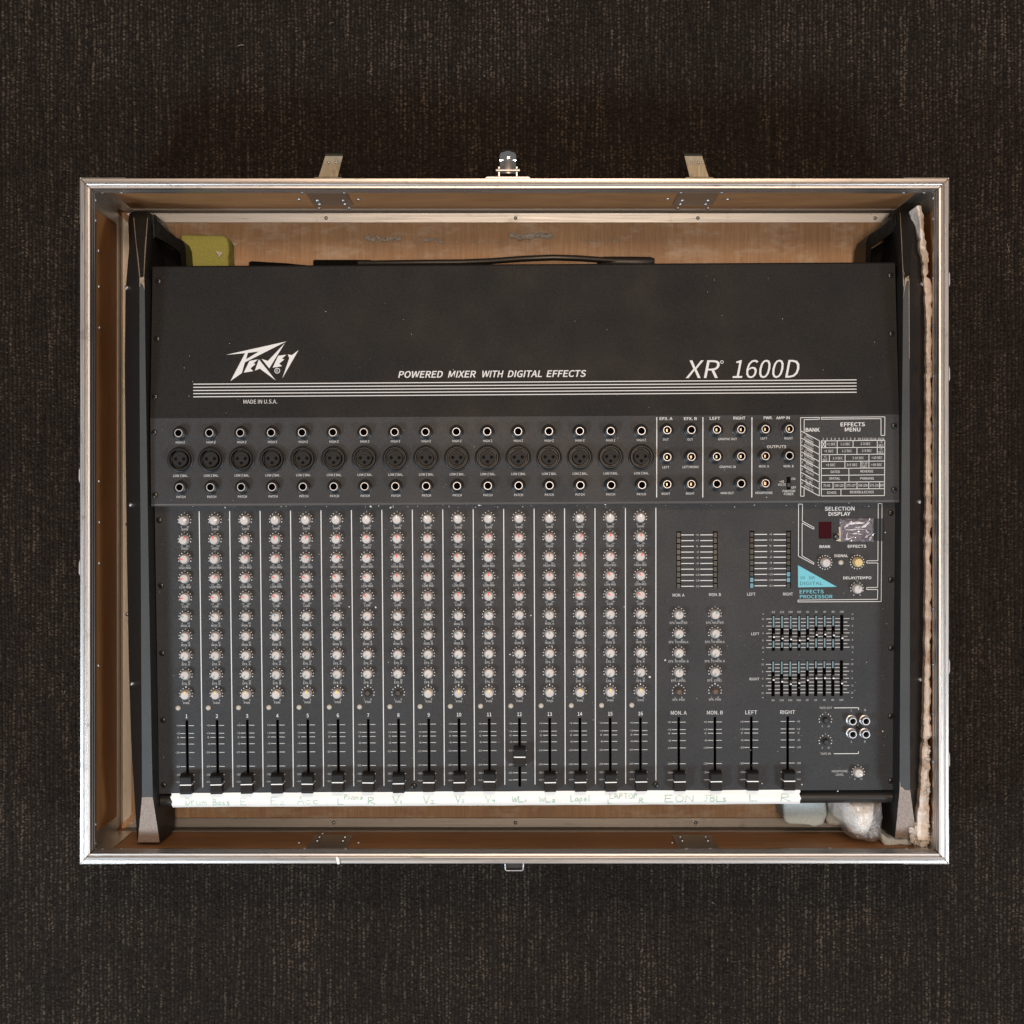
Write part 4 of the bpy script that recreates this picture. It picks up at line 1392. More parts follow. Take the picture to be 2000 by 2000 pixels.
for (fx, fy, fl, fa) in ((1260, 400, 330, 4), (1130, 420, 150, 40), (1440, 440, 190, 35), (1240, 520, 380, 0), (1260, 600, 260, -3), (1090, 640, 130, 80), (1500, 360, 110, 60), (1470, 560, 120, -40), (1530, 690, 90, 60), (1100, 700, 160, 5), (1060, 470, 90, 70), (1300, 480, 120, 12), (1480, 640, 140, 30)):
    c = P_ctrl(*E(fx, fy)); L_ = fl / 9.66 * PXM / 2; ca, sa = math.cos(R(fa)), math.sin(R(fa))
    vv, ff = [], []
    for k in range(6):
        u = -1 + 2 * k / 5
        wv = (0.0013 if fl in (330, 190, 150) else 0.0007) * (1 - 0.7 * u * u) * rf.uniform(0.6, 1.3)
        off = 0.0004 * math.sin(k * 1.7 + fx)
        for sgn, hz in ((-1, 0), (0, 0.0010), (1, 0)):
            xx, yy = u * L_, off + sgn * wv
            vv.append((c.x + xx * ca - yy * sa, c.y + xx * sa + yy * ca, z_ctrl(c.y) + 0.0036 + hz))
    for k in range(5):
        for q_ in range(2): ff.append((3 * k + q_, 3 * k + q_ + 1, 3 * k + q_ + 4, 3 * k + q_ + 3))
    put('glint', mesh('glint', vv, ff, M['glint']), ct)
a, b_ = P_ctrl(*E(1590, 322)), P_ctrl(*E(1800, 735))
v = [(a.x, b_.y), (b_.x, b_.y - 0.0004), (b_.x + 0.0006, (a.y + b_.y) / 2), (b_.x - 0.0003, a.y + 0.0004), (a.x, a.y)]
put('tape_tail', mesh('tape_tail', [(x, y, z_ctrl(y) + 0.0004) for x, y in v], [(0, 1, 2, 3, 4)], film_mat('dirty_clear_tape', (0.03, 0.035, 0.04), 0.55, 0.12)), ct)
bp = P_ctrl(*E(892, 660))
me = lathe('push_button', [(0.0031, 0), (0.0032, 0.002), (0.0030, 0.0034), (0.0020, 0.0046), (0, 0.0050)], 16, plain('blue_black_button', (0.022, 0.027, 0.034), 0.3))
put('push_button', me, mixer, bp, (SL, 0, 0))
me = prism('tape_scrap', [(0.0002, -0.0040), (0.0046, -0.0046), (0.0050, 0.0096), (0.0026, 0.0098), (0.0030, 0.0030), (0.0004, 0.0034)], 0.0008, 0.0016, plain('tan_tape_scrap', (0.50, 0.40, 0.31), 0.5))
put('tape_scrap', me, mixer, bp, (SL, 0, 0))

ctrl = holed_panel('control_panel', PX0, PX1, Y_FRONT, Y_STEP, holes['ctrl'], z_ctrl, M['panel'])
CS.build('lettering', ctrl, M['print'])
CTHIN.build('fine_lettering', ctrl, M['print_dim'])

# screws
scr_me = lathe('screw', [(0.0029, 0), (0.0029, 0.0006), (0.0024, 0.0014), (0.0012, 0.0018), (0, 0.0018)], 14, plain('black_screw', (0.03, 0.03, 0.03), 0.28, 0.6))
vv, ff = [], []
for (w, l) in ((0.00035, 0.0013), (0.0013, 0.00035)):
    bv, bf = box_vf(-w, w, -l, l, 0.0016, 0.00185)
    ff += [tuple(i + len(vv) for i in q) for q in bf]; vv += bv
cross_me = mesh('cross_recess', vv, ff, M['black_void'])
screws = [(P_top, z_top, [(309.5, 549.5), (307, 662), (302.5, 775), (1739, 538), (1741, 652)]), (P_jack, z_jack, [(301.5, 845), (303, 967), (1746, 832), (1746, 956.5)]),
          (P_ctrl, z_ctrl, [(311, 1016), (314.7, 1144), (316.8, 1276), (318.6, 1406.6), (320, 1533.4), (1740, 1002), (1740, 1132.6), (1740, 1266), (1739.5, 1399), (1739.5, 1525), (808.6, 1535), (1280.5, 1533), (1677, 1418)])]
for pf, zf, lst in screws:
    for c in lst:
        o = put('screw', scr_me, mixer, pf(*c), (0, 0, random.uniform(0, 1.5)))
        put('cross_recess', cross_me, o)

# front roll bar
Y_BAR = lz(1022, 1560.5, 0.112).y
bar_r = 0.0058
xa, xb = lz(314, 1560, 0.112).x, lz(1742, 1560, 0.112).x
M['bar'] = plain('black_trim', (0.022, 0.021, 0.020), 0.28)
put('front_trim', tube('front_trim', [(xa, Y_BAR, 0.1105), (xb, Y_BAR, 0.1105)], bar_r, 20, M['bar']), mixer)
put('front_groove', box('front_groove', xa, xb, Y_BAR + 0.0045, Y_FRONT + 0.001, 0.100, 0.1125, M['black_void']), mixer)

# write-on tape strip
yT = [Y_FRONT + 0.0006, Y_FRONT - 0.0015, Y_BAR + 0.0048, Y_BAR + 0.002, Y_BAR, Y_BAR - 0.0025, Y_BAR - 0.0048, Y_BAR - 0.0063]
zT = [z_ctrl(Y_FRONT) + 0.0006, z_ctrl(Y_FRONT) + 0.0008, 0.1172, 0.1172, 0.1169, 0.1160, 0.1142, 0.1120]


def z_tape(y): return float(np.interp(-y, [-q for q in yT], zT))


def tape_strip(name, x0, x1, lift, ragged):
    v, f = [], []
    nx_ = max(2, int((x1 - x0) / 0.006))
    for i in range(nx_ + 1):
        x = x0 + (x1 - x0) * i / nx_
        wob = 0.00010 * math.sin(x * 60) + 0.00008 * math.sin(x * 151 + 1)
        for j, (y, z) in enumerate(zip(yT, zT)):
            e = 1.0 if j in (0, len(yT) - 1) else 0.0
            xx = x
            if i in (0, nx_): xx += ragged * (0.0007 * math.sin(j * 2.1) + 0.0005 * math.sin(j * 5.3))
            v.append((xx, y + e * wob, z + lift + 0.00004 * math.sin(x * 40 + j)))
    m_ = len(yT)
    for i in range(nx_):
        for j in range(m_ - 1):
            o = i * m_ + j
            f.append((o, o + 1, o + m_ + 1, o + m_))
    me = mesh(name, v, f, M['tape'], smooth=True)
    return put(name, me, mixer)


xt0, xt1, xts = lz(335, 1560, 0.117).x, lz(1563, 1560, 0.117).x, lz(634, 1560, 0.117).x
tapeA = tape_strip('label_tape', xt0, xts + 0.0015, 0.0004, 1)
tapeA['label'] = 'short strip of white tape with handwritten channel names'
tapeB = tape_strip('label_tape', xts, xt1, 0.0001, 1)
tapeB['label'] = 'long strip of white tape with handwritten channel names'

# handwriting: strokes in a unit box
GL = {
    'D': [[(0.1, 0), (0.12, 1)], [(0, 0.95), (0.45, 0.95), (0.8, 0.65), (0.75, 0.3), (0.4, 0.02), (0, 0)]], 'r': [[(0.1, 0.6), (0.15, 0)], [(0.15, 0.4), (0.35, 0.6), (0.6, 0.55)]],
    'u': [[(0, 0.55), (0.05, 0.1), (0.3, 0), (0.55, 0.15), (0.6, 0.55)], [(0.6, 0.5), (0.68, 0)]], 'm': [[(0, 0.5), (0.05, 0)], [(0.05, 0.35), (0.25, 0.5), (0.38, 0.3), (0.38, 0)], [(0.38, 0.3), (0.6, 0.5), (0.75, 0.3), (0.8, 0)]],
    'B': [[(0.1, 0), (0.1, 1), (0.55, 0.92), (0.6, 0.65), (0.1, 0.52), (0.7, 0.4), (0.65, 0.08), (0.05, 0)]], 'a': [[(0.6, 0.5), (0.25, 0.55), (0, 0.25), (0.2, 0), (0.5, 0.15), (0.6, 0.5), (0.7, 0)]],
    's': [[(0.5, 0.55), (0.15, 0.5), (0.2, 0.3), (0.5, 0.2), (0.4, 0), (0.0, 0.02)]], 'E': [[(0.7, 0.98), (0.08, 1), (0.05, 0), (0.75, 0.02)], [(0.06, 0.52), (0.55, 0.54)]],
    'A': [[(0, 0), (0.4, 1), (0.75, 0)], [(0.12, 0.35), (0.65, 0.38)]], 'c': [[(0.6, 0.45), (0.3, 0.55), (0.05, 0.28), (0.25, 0), (0.65, 0.08)]], 'L': [[(0.05, 1), (0.08, 0), (0.75, 0.02)]],
    'P': [[(0.1, 0), (0.12, 1), (0.55, 0.95), (0.6, 0.65), (0.12, 0.5)]], 'i': [[(0.15, 0.55), (0.15, 0)], [(0.15, 0.8), (0.2, 0.85)]], 'n': [[(0, 0.55), (0.05, 0)], [(0.05, 0.35), (0.35, 0.55), (0.5, 0.35), (0.55, 0)]],
    'o': [[(0.3, 0.55), (0.05, 0.3), (0.25, 0), (0.6, 0.2), (0.5, 0.5), (0.3, 0.55)]], 'R': [[(0.05, 0), (0.1, 1), (0.6, 0.95), (0.65, 0.65), (0.1, 0.5), (0.8, 0)]], 'V': [[(0, 1), (0.38, 0), (0.8, 1)]],
    'W': [[(0, 0.95), (0.2, 0.05), (0.45, 0.75), (0.6, 0.05), (0.95, 1)]], 'l': [[(0.2, 1), (0.22, 0)]], 'p': [[(0.1, 0.55), (0.1, -0.35)], [(0.1, 0.45), (0.45, 0.55), (0.55, 0.2), (0.1, 0.05)]], 'e': [[(0.05, 0.28), (0.55, 0.32), (0.4, 0.58), (0.1, 0.45), (0.1, 0.1), (0.6, 0.05)]],
    'T': [[(0, 1), (0.8, 1)], [(0.4, 1), (0.4, 0)]], 'O': [[(0.4, 1), (0.05, 0.6), (0.2, 0.05), (0.7, 0.1), (0.8, 0.7), (0.4, 1)]], 'N': [[(0.05, 0), (0.1, 1), (0.7, 0.05), (0.75, 1)]], 'J': [[(0.1, 1), (0.8, 1)], [(0.5, 1), (0.45, 0.15), (0.2, 0), (0, 0.2)]],
    '1': [[(0.2, 0.45), (0.2, 0)]], '2': [[(0.1, 0.4), (0.4, 0.5), (0.4, 0.25), (0.05, 0), (0.55, 0.0)]], '3': [[(0.1, 0.5), (0.45, 0.42), (0.2, 0.25), (0.5, 0.12), (0.1, -0.05)]], '4': [[(0.1, 0.5), (0.05, 0.25), (0.5, 0.25)], [(0.4, 0.45), (0.38, -0.05)]], '.': [[(0.15, 0.05), (0.2, 0)]]}


def scribble(txt, x0, x1, ytop, ybot, w=1.1):
    n = len(txt)
    adv = [0.45 if ch in 'il1.' else (0.8 if ch in 'mWs' else 0.85) for ch in txt]
    tot = sum(adv) + 0.15 * (n - 1)
    pos = 0.0
    V_, F_ = [], []
    for ch, ad in zip(txt, adv):
        for st in GL[ch]:
            pts = []
            for (u, vv_) in st:
                X = x0 + (x1 - x0) * (pos + u * ad / 0.8) / max(tot, 0.01)
                Y = ybot + (ytop - ybot) * vv_ + random.uniform(-0.25, 0.25)
                q = lz(X + random.uniform(-0.25, 0.25), Y, 0.117)
                pts.append(Vector((q.x, q.y)))
            for a, b_ in zip(pts[:-1], pts[1:]):
                d = b_ - a
                L = d.length
                if L < 1e-6: continue
                d /= L; nn = Vector((-d.y, d.x)) * (w * PXM / 2); e = d * (0.3 * PXM)
                ns = max(1, int(L / 0.0015))
                for k in range(ns):
                    s0 = a + d * (L * k / ns) - (e if k == 0 else e * 0); s1 = a + d * (L * (k + 1) / ns) + (e if k == ns - 1 else e * 0)
                    o = len(V_)
                    for q in (s0 - nn, s1 - nn, s1 + nn, s0 + nn): V_.append((q.x, q.y, z_tape(q.y) + 0.00085))
                    F_.append((o, o + 1, o + 2, o + 3))
        pos += ad + 0.15
    put('handwriting', mesh('handwriting', V_, F_, M['ink']), tapeA if x0 < 634 else tapeB)


for a in (('Drum', 362, 403, 1558, 1573), ('Bass', 415, 450, 1560, 1573), ('E.', 469, 492, 1559, 1573), ('E2', 528, 560, 1557, 1572), ('Acc', 581, 623, 1556, 1571), ('L', 659, 671, 1560, 1572), ('Piano', 672, 710, 1552, 1562), ('R', 718, 732, 1558, 1571),
          ('V1', 767, 788, 1555, 1570), ('V2', 827, 852, 1555, 1570), ('V3', 890, 910, 1554, 1568), ('V4', 948, 971, 1554, 1567), ('WL1', 1000, 1031, 1555, 1567), ('WL2', 1053, 1088, 1556, 1567), ('Lapel', 1114, 1153, 1553, 1566), ('L', 1187, 1195, 1561, 1570),
          ('LAPTOP', 1190, 1245, 1550, 1560), ('R', 1248, 1257, 1559, 1568), ('EON', 1298, 1355, 1553, 1567), ('JBLs', 1374, 1421, 1553, 1566), ('L', 1463, 1480, 1552, 1565), ('R', 1524, 1544, 1551, 1566)):
    scribble(*a)

# side cheeks ------------------------------------------------------------------


def cheek(stations, front, inner_sign):
    """stations: (y_px, xl, xr, z ridge, x outer px, z outer)"""
    v = []
    for (y, xl, xr, z, xo, zo) in stations:
        zo = min(0.115, z - 0.018)
        L, Rr = lz(xl, y, z), lz(xr, y, z)
        O = lz(xo, y, zo); O.y = L.y
        zb = min(0.04, zo - 0.02)
        if inner_sign > 0:   # left cheek: outer on the left
            v += [Vector((O.x, O.y, zb)), O, L, Rr, Vector((Rr.x + 0.0015, Rr.y, zb))]
        else:
            v += [Vector((L.x - 0.0015, L.y, zb)), L, Rr, O, Vector((O.x, O.y, zb))]
    n = len(stations)
    NS = 5
    ti = 2 if inner_sign > 0 else 1      # index of the ridge quad in a bay
    f = []
    for i in range(n - 1):
        for k in range(NS):
            k2 = (k + 1) % NS
            f.append((NS * i + k, NS * i + k2, NS * (i + 1) + k2, NS * (i + 1) + k))
    f.append(tuple(range(NS - 1, -1, -1))); f.append(tuple(NS * (n - 1) + k for k in range(NS)))
    # the last ridge quad is the worn front face: its own part
    last = f[NS * (n - 2) + ti]
    tops_ = [f[NS * i + ti] for i in range(4, n - 2)]
    f2 = [q for q in f if q != last and q not in tops_]
    me = mesh('side_cheek', v, f2, M['vinyl'])
    bm = bmesh.new(); bm.from_mesh(me); bmesh.ops.recalc_face_normals(bm, faces=bm.faces); bm.to_mesh(me); bm.free()
    o = put('side_cheek', me, mixer)
    q = [Vector(v[i]) for i in last]
    ff_ = mesh('front_face', [q[0], q[1], q[2], q[3]], [(0, 1, 2, 3)], M['worn'])
    bm = bmesh.new(); bm.from_mesh(ff_)
    bmesh.ops.subdivide_edges(bm, edges=list(bm.edges), cuts=14, use_grid_fill=True)
    for vt in bm.verts: vt.co.z += random.uniform(0, 0.0005)
    bm.normal_update()
    if sum(fc.normal.z for fc in bm.faces) < 0: bmesh.ops.reverse_faces(bm, faces=list(bm.faces))
    bm.to_mesh(ff_); bm.free()
    te = sorted(set(i for q_ in tops_ for i in q_)); mp_ = {i: k for k, i in enumerate(te)}
    tm = mesh('top_edge', [v[i] for i in te], [tuple(mp_[i] for i in q_) for q_ in tops_], M['ridge'])
    bm = bmesh.new(); bm.from_mesh(tm); bm.normal_update()
    if sum(fc.normal.z for fc in bm.faces) < 0: bmesh.ops.reverse_faces(bm, faces=list(bm.faces))
    bm.to_mesh(tm); bm.free()
    put('top_edge', tm, o)
    w = put('front_face', ff_, o)
    w['label'] = 'worn beige sloping front end'
    return o, [q for k in range(n) for q in (v[NS * k], v[NS * k + ti], v[NS * k + ti + 1], v[NS * k + 4])]


ZO = 0.070
stL = [(412, 262, 288, 0.082, 252, 0.066), (425, 260.5, 289, 0.090, 250.5, ZO), (480, 266, 285.5, 0.124, 252, ZO), (500, 268, 284, 0.136, 250, ZO), (545, 272.5, 281.5, 0.160, 246, ZO), (560, 272.5, 282.5, 0.161, 245, ZO), (700, 272.5, 284, 0.160, 243.5, ZO), (900, 273.5, 287, 0.157, 245.5, ZO), (1100, 275, 290, 0.154, 248, ZO), (1300, 276, 293.5, 0.150, 251.5, ZO), (1450, 277, 296, 0.147, 256, ZO), (1557, 277.5, 298.5, 0.145, 262, ZO), (1645, 269, 312, 0.108, 268, 0.080)]
stR = [(404, 1757, 1788, 0.082, 1794, 0.066), (415, 1757.5, 1787, 0.090, 1795, ZO), (470, 1760, 1783, 0.124, 1797, ZO), (500, 1761.5, 1780, 0.140, 1799, ZO), (545, 1763.5, 1776, 0.160, 1804, ZO), (560, 1764, 1776, 0.161, 1806, ZO), (700, 1763, 1776.5, 0.160, 1806.5, ZO), (900, 1761, 1777, 0.157, 1806, ZO), (1100, 1760, 1777, 0.154, 1805, ZO), (1300, 1758.5, 1777, 0.150, 1803, ZO), (1450, 1757.5, 1777, 0.147, 1799, ZO), (1543, 1757, 1777.5, 0.145, 1794, ZO), (1637, 1748, 1790, 0.108, 1790, 0.080)]
ckL, vL = cheek(stL, None, 1)
ckR, vR = cheek(stR, None, -1)

# worn bare edges near the rear of the cheeks


def edge_wear(par, v, a, b_, side, w, name='worn_edge'):
    pts = []
    for i in range(a, b_ + 1):
        p = Vector(v[4 * i + side])
        other = Vector(v[4 * i + (3 - side)]) if side in (1, 2) else p
        d = (other - p).normalized()
        ww = w * random.uniform(0.55, 1.3)
        pts.append((p + Vector((0, 0, 0.0003)), p + d * ww + Vector((0, 0, 0.0003))))
    vv_, ff_ = [], []
    for q in pts: vv_ += list(q)
    for i in range(len(pts) - 1): ff_.append((2 * i, 2 * i + 1, 2 * i + 3, 2 * i + 2))
    return put(name, mesh(name, vv_, ff_, M['worn_edge']), par)


edge_wear(ckL, vL, 1, 5, 1, 0.0009); edge_wear(ckL, vL, 1, 5, 2, 0.0010)
edge_wear(ckR, vR, 1, 5, 1, 0.0007); edge_wear(ckR, vR, 4, 6, 2, 0.0006)
for par, v, pts in ((ckL, vL, [(272.6, 543, .1602), (281.6, 540, .1602), (281.8, 548, .1612), (282.4, 566, .1612), (278.5, 556, .1612), (275, 553, .1612), (272.8, 551, .1612)]),
                    (ckR, vR, [(1764, 528, .153), (1767, 534, .156), (1768, 543, .161), (1775, 538, .158), (1775.5, 548, .1612), (1771, 549, .1612), (1768, 560, .1612), (1766, 572, .1612), (1764.2, 585, .1612)])):
    pp = [lz(x, y, z + 0.0004) for x, y, z in pts]
    put('bare_patch', mesh('bare_patch', pp, [tuple(range(len(pp)))], M['worn_edge']), par)
pp = [lz(x, y, 0.1458) for x, y in ((1757.5, 1524), (1759, 1536), (1764, 1539), (1768, 1545), (1757, 1545))]
put('bare_patch', mesh('bare_patch', pp, [tuple(range(len(pp)))], M['worn']), ckR)

# bolts through the cheeks (pale heads on the outer slopes)
bolt_me = lathe('bolt', [(0.0024, 0), (0.0024, 0.0016), (0.0018, 0.0024), (0, 0.0026)], 12, M['steel'])
for par, lst, rot in ((ckL, [(249.5, 562), (257, 986), (259.5, 1335)], (0, R(-65), 0)), (ckR, [(1799, 555), (1793.5, 980), (1795, 1327)], (0, R(65), 0))):
    st = stL if par is ckL else stR
    for (x, y) in lst:
        ys_ = [s[0] for s in st]
        # point on the outer slope between ridge and outer edge
        rx = np.interp(y, ys_, [s[1] if par is ckL else s[2] for s in st]); rz = np.interp(y, ys_, [s[3] for s in st]); ox = np.interp(y, ys_, [s[4] for s in st])
        A, O = lz(rx, y, rz), lz(ox, y, 0.115)
        best = min((abs(((1000 + ((A.lerp(O, t).x * cT - A.lerp(O, t).y * sT + MC.x)) / (K * (CZ - A.lerp(O, t).z)))) - x), t) for t in np.linspace(0.05, 0.98, 60))
        q = A.lerp(O, best[1])
        put('bolt', bolt_me, par, q, rot)

# rear corner brackets of the chassis: sloping plate over a dark recess
for sgn, base in ((1, [(299, 416), (307, 431), (327, 450), (345, 464), (357, 470), (362, 482), (365, 526)]), (-1, [(1750, 410), (1743, 424), (1726, 440), (1708, 452), (1697, 459), (1692, 472), (1690, 520)])):
    xin = base[0][0]
    outer = [lz(x, y, 0.088) for x, y in base]
    # inner edge of the band
    if sgn > 0: inner = [(299, 470), (303, 462), (318, 470), (334, 480), (345, 487), (352, 494), (356, 526)]
    else: inner = [(1750, 466), (1746, 452), (1732, 462), (1720, 470), (1708, 477), (1702, 484), (1698, 520)]
    innr = [lz(x, y, 0.080) for x, y in inner]
    v = []
    for a, b_ in zip(outer, innr):
        v += [a, b_, Vector((a.x, a.y, 0.03)), Vector((b_.x, b_.y, 0.03))]
    f = []
    for i in range(len(outer) - 1):
        o = 4 * i
        f += [(o, o + 1, o + 5, o + 4), (o + 2, o, o + 4, o + 6), (o + 1, o + 3, o + 7, o + 5)]
    me = mesh('rear_bracket', v, f, M['vinyl'])
    bm = bmesh.new(); bm.from_mesh(me); bmesh.ops.recalc_face_normals(bm, faces=bm.faces); bm.to_mesh(me); bm.free()
    o = put('rear_bracket', me, mixer)
    rec = [lz(x, y, 0.045) for x, y in ([(308, 470), (345, 490), (356, 500), (356, 530), (310, 530)] if sgn > 0 else [(1745, 462), (1712, 480), (1698, 490), (1698, 524), (1745, 524)])]
    put('recess', prism('recess', [(q.x, q.y) for q in rec], 0.02, 0.045, M['black_void']), o)

# feet that carry the console on the case floor
for x, y in ((340, 560), (1700, 560), (340, 1500), (1700, 1500)):
    p = lz(x, y, 0.04)
    put('foot', lathe('foot', [(0.012, ZF + 0.0002), (0.014, ZF + 0.006), (0.014, 0.0405), (0, 0.0405)], 16, M['black']), mixer, (p.x, p.y, 0))

# ------------------------------------------------------------------ loose things in the case


def blob(name, outline, zb, zt, mat, rough=0.0015, cuts=3, round_=0.004, seed=1):
    """soft block from an outline given at its top height, rounded and uneven"""
    pts = [px(x, y, zt) for x, y in outline]
    cx = sum(p.x for p in pts) / len(pts); cy = sum(p.y for p in pts) / len(pts)
    me = prism(name, [(p.x - cx, p.y - cy) for p in pts], 0, zt - zb, mat)
    bevel_mesh(me, round_, 3)
    bm = bmesh.new(); bm.from_mesh(me)
    bmesh.ops.triangulate(bm, faces=bm.faces)
    for _ in range(cuts):
        long = [e for e in bm.edges if e.calc_length() > 0.006]
        if not long: break
        bmesh.ops.subdivide_edges(bm, edges=long, cuts=1)
        bmesh.ops.triangulate(bm, faces=bm.faces)
    rnd = random.Random(seed)
    for vt in bm.verts:
        if vt.co.z > 0.002:
            n = Vector((rnd.uniform(-1, 1), rnd.uniform(-1, 1), rnd.uniform(-1, 1)))
            k = float(vnoise(np.array([vt.co.x * 160 + 40]), np.array([vt.co.y * 160 + vt.co.z * 90 + 40]), seed)[0]) - 0.5
            vt.co += vt.normal * k * rough * 2 + n * rough * 0.15
    bm.to_mesh(me); bm.free()
    me.polygons.foreach_set('use_smooth', [True] * len(me.polygons))
    return put(name, me, None, (cx, cy, zb))


o = blob('foam_block', [(352, 457), (436, 459), (446, 466), (447, 540), (360, 545), (352, 500)], ZF, 0.052, M['green_foam'], 0.0008, 2, 0.003, 3)
tag(o, 'yellow green foam block behind the mixer beside its rear bracket', 'foam')
o = blob('foam_block', [(1531, 1560), (1613, 1560), (1616, 1590), (1612, 1612), (1592, 1617), (1545, 1611), (1532, 1605)], ZF + 0.001, 0.070, M['blue_foam'], 0.0012, 3, 0.004, 5)
tag(o, 'pale blue foam block under the front edge of the mixer', 'foam')
o = blob('foam_block', [(1616, 1560), (1668, 1560), (1668, 1605), (1640, 1613), (1617, 1615), (1614, 1600), (1619, 1588)], ZF + 0.001, 0.066, M['grey_foam'], 0.0012, 3, 0.004, 8)
tag(o, 'grey foam piece between the pale blue block and the plastic bag', 'foam')
o = blob('foam_strip', [(1722, 1628), (1740, 1638), (1780, 1636), (1784, 1650), (1734, 1653), (1724, 1647)], ZF + 0.001, 0.104, M['grey_foam'], 0.0012, 3, 0.004, 12)
tag(o, 'thin grey foam strip lying below the right cheek front', 'foam')


def crumple(name, outline, zb, zt, mat, amp, seed, n=26):
    """crumpled sheet-covered lump: a faceted mound with creases"""
    pts = [px(x, y, zb + 0.80 * (zt - zb)) for x, y in outline]
    xs_ = [p.x for p in pts]; ys_ = [p.y for p in pts]
    cx, cy = sum(xs_) / len(xs_), sum(ys_) / len(ys_)
    rnd = random.Random(seed)
    v = [(0, 0, (zt - zb))]; f = []
    rings = 9
    m_ = 40
    per = []
    L = [0.0]
    for i in range(len(pts)): L.append(L[-1] + (pts[(i + 1) % len(pts)] - pts[i]).length)
    for k in range(m_):
        s = L[-1] * k / m_
        i = max(j for j in range(len(pts)) if L[j] <= s + 1e-9)
        t = (s - L[i]) / max(1e-9, L[i + 1] - L[i])
        q = pts[i].lerp(pts[(i + 1) % len(pts)], t)
        per.append((q.x - cx, q.y - cy))
    for r in range(1, rings + 1):
        u = r / rings
        for k in range(m_):
            uu = min(1.0, r / (rings - 2))
            h = (zt - zb) * (1 - 0.30 * uu ** 3) if r < rings - 1 else (zt - zb) * (0.35 if r == rings - 1 else 0)
            x, y = per[k][0] * uu * (1 if r < rings - 1 else 0.92), per[k][1] * uu * (1 if r < rings - 1 else 0.92)
            cr = abs(float(vnoise(np.array([k * 0.62 + seed]), np.array([r * 0.35]), seed)[0]) - 0.5) * 2
            h += amp * (cr - 0.5) * (1 - u * 0.4) + rnd.uniform(-1, 1) * amp * 0.18
            v.append((x, y, max(0.0, h) if r < rings else 0.0))
    for k in range(m_): f.append((0, 1 + k, 1 + (k + 1) % m_))
    for r in range(rings - 1):
        for k in range(m_):
            a = 1 + r * m_ + k; b_ = 1 + r * m_ + (k + 1) % m_
            f.append((a, a + m_, b_ + m_, b_))
    f.append(tuple(1 + (rings - 1) * m_ + k for k in range(m_ - 1, -1, -1)))
    return put(name, mesh(name, v, f, mat), None, (cx, cy, zb))


bag = empty('plastic_bag', px(1685, 1610, 0.02))
tag(bag, 'crumpled white plastic bag of wadding at the front corner of the case', 'bag')
bl = bag.location.copy()
w = crumple('wadding', [(1652, 1560), (1712, 1560), (1708, 1604), (1692, 1636), (1664, 1628), (1652, 1606)], ZF + 0.002, 0.1225, M['wool'], 0.0035, 6)
w.parent = bag; w.location = w.location - bl
w = crumple('film', [(1634, 1556), (1726, 1556), (1729, 1612), (1724, 1645), (1712, 1648), (1672, 1643), (1655, 1632), (1646, 1612), (1632, 1597)], ZF + 0.001, 0.127, M['white_film'], 0.011, 9)
w.parent = bag; w.location = w.location - bl

# aged foam strip along the right wall
path = [(1795, 402, 6), (1799, 430, 5), (1802, 452, 5), (1802, 478, 7), (1806, 505, 7), (1809, 540, 8), (1813, 575, 8.5), (1815, 620, 7), (1814.5, 700, 6.5), (1814, 800, 6.5), (1814, 900, 6.5), (1813.5, 1000, 6.5), (1813, 1100, 6.5), (1812.5, 1200, 6.5), (1812, 1300, 6.5), (1811, 1400, 8), (1809, 1450, 9), (1808, 1500, 9.5), (1806, 1550, 11), (1804, 1590, 13), (1802, 1612, 14), (1803, 1640, 13)]
v, f = [], []
rnd = random.Random(4)
dense = []
for (a, b_) in zip(path[:-1], path[1:]):
    ns = max(1, int((b_[1] - a[1]) / 4.5))
    for k in range(ns):
        t = k / ns
        dense.append((a[0] + (b_[0] - a[0]) * t, a[1] + (b_[1] - a[1]) * t, a[2] + (b_[2] - a[2]) * t))
dense.append(path[-1])
zt = 0.124
org = px(1811, 1000, zt)
for k, (x, y, w_) in enumerate(dense):
    j = float(vnoise(np.array([k * 0.30]), np.array([2.0]), 3)[0]) - 0.5
    j2 = float(vnoise(np.array([k * 0.42]), np.array([7.0]), 5)[0]) - 0.5
    if 512 < y < 528: w_ *= 0.55            # torn notches
    if 536 < y < 542 or 1445 < y < 1456: w_ *= 0.45; x -= 1
    if 543 < y < 590: x += 1.5; w_ += 1.0
    if 1414 < y < 1438: x += 2.5; w_ += 1.5
    w_ = w_ * 0.78 + rnd.uniform(-0.6, 0.6)
    zz = zt + 0.006 * j
    a = px(x - w_ - 2.0 * j, y, zz); b_ = px(x + w_ + 5.0 * j2, y, zz - 0.002)
    m0 = a.lerp(b_, 0.3) + Vector((0, 0, 0.0022 + 0.002 * j2)); m1 = a.lerp(b_, 0.68) + Vector((0, 0, 0.0015 + 0.002 * j))
    for q in (Vector((a.x, a.y, ZF + 0.001)), a, m0, m1, b_, Vector((b_.x, b_.y, ZF + 0.001))):
        q = q - Vector((org.x, org.y, 0)); q.x += rnd.uniform(-0.0003, 0.0003); v.append(q)
for k in range(len(dense) - 1):
    for c in range(5):
        o = 6 * k + c
        f.append((o, o + 6, o + 7, o + 1))
f += [tuple(range(6)), tuple(6 * (len(dense) - 1) + c for c in range(5, -1, -1))]
me = mesh('foam_strip', v, f, M['pink_foam'], smooth=True, angle=25)
bm = bmesh.new(); bm.from_mesh(me); bmesh.ops.recalc_face_normals(bm, faces=bm.faces); bm.to_mesh(me); bm.free()
o = put('foam_strip', me, None, (org.x, org.y, 0))
tag(o, 'long crumbling cream foam strip squeezed between the right cheek and case wall', 'foam')


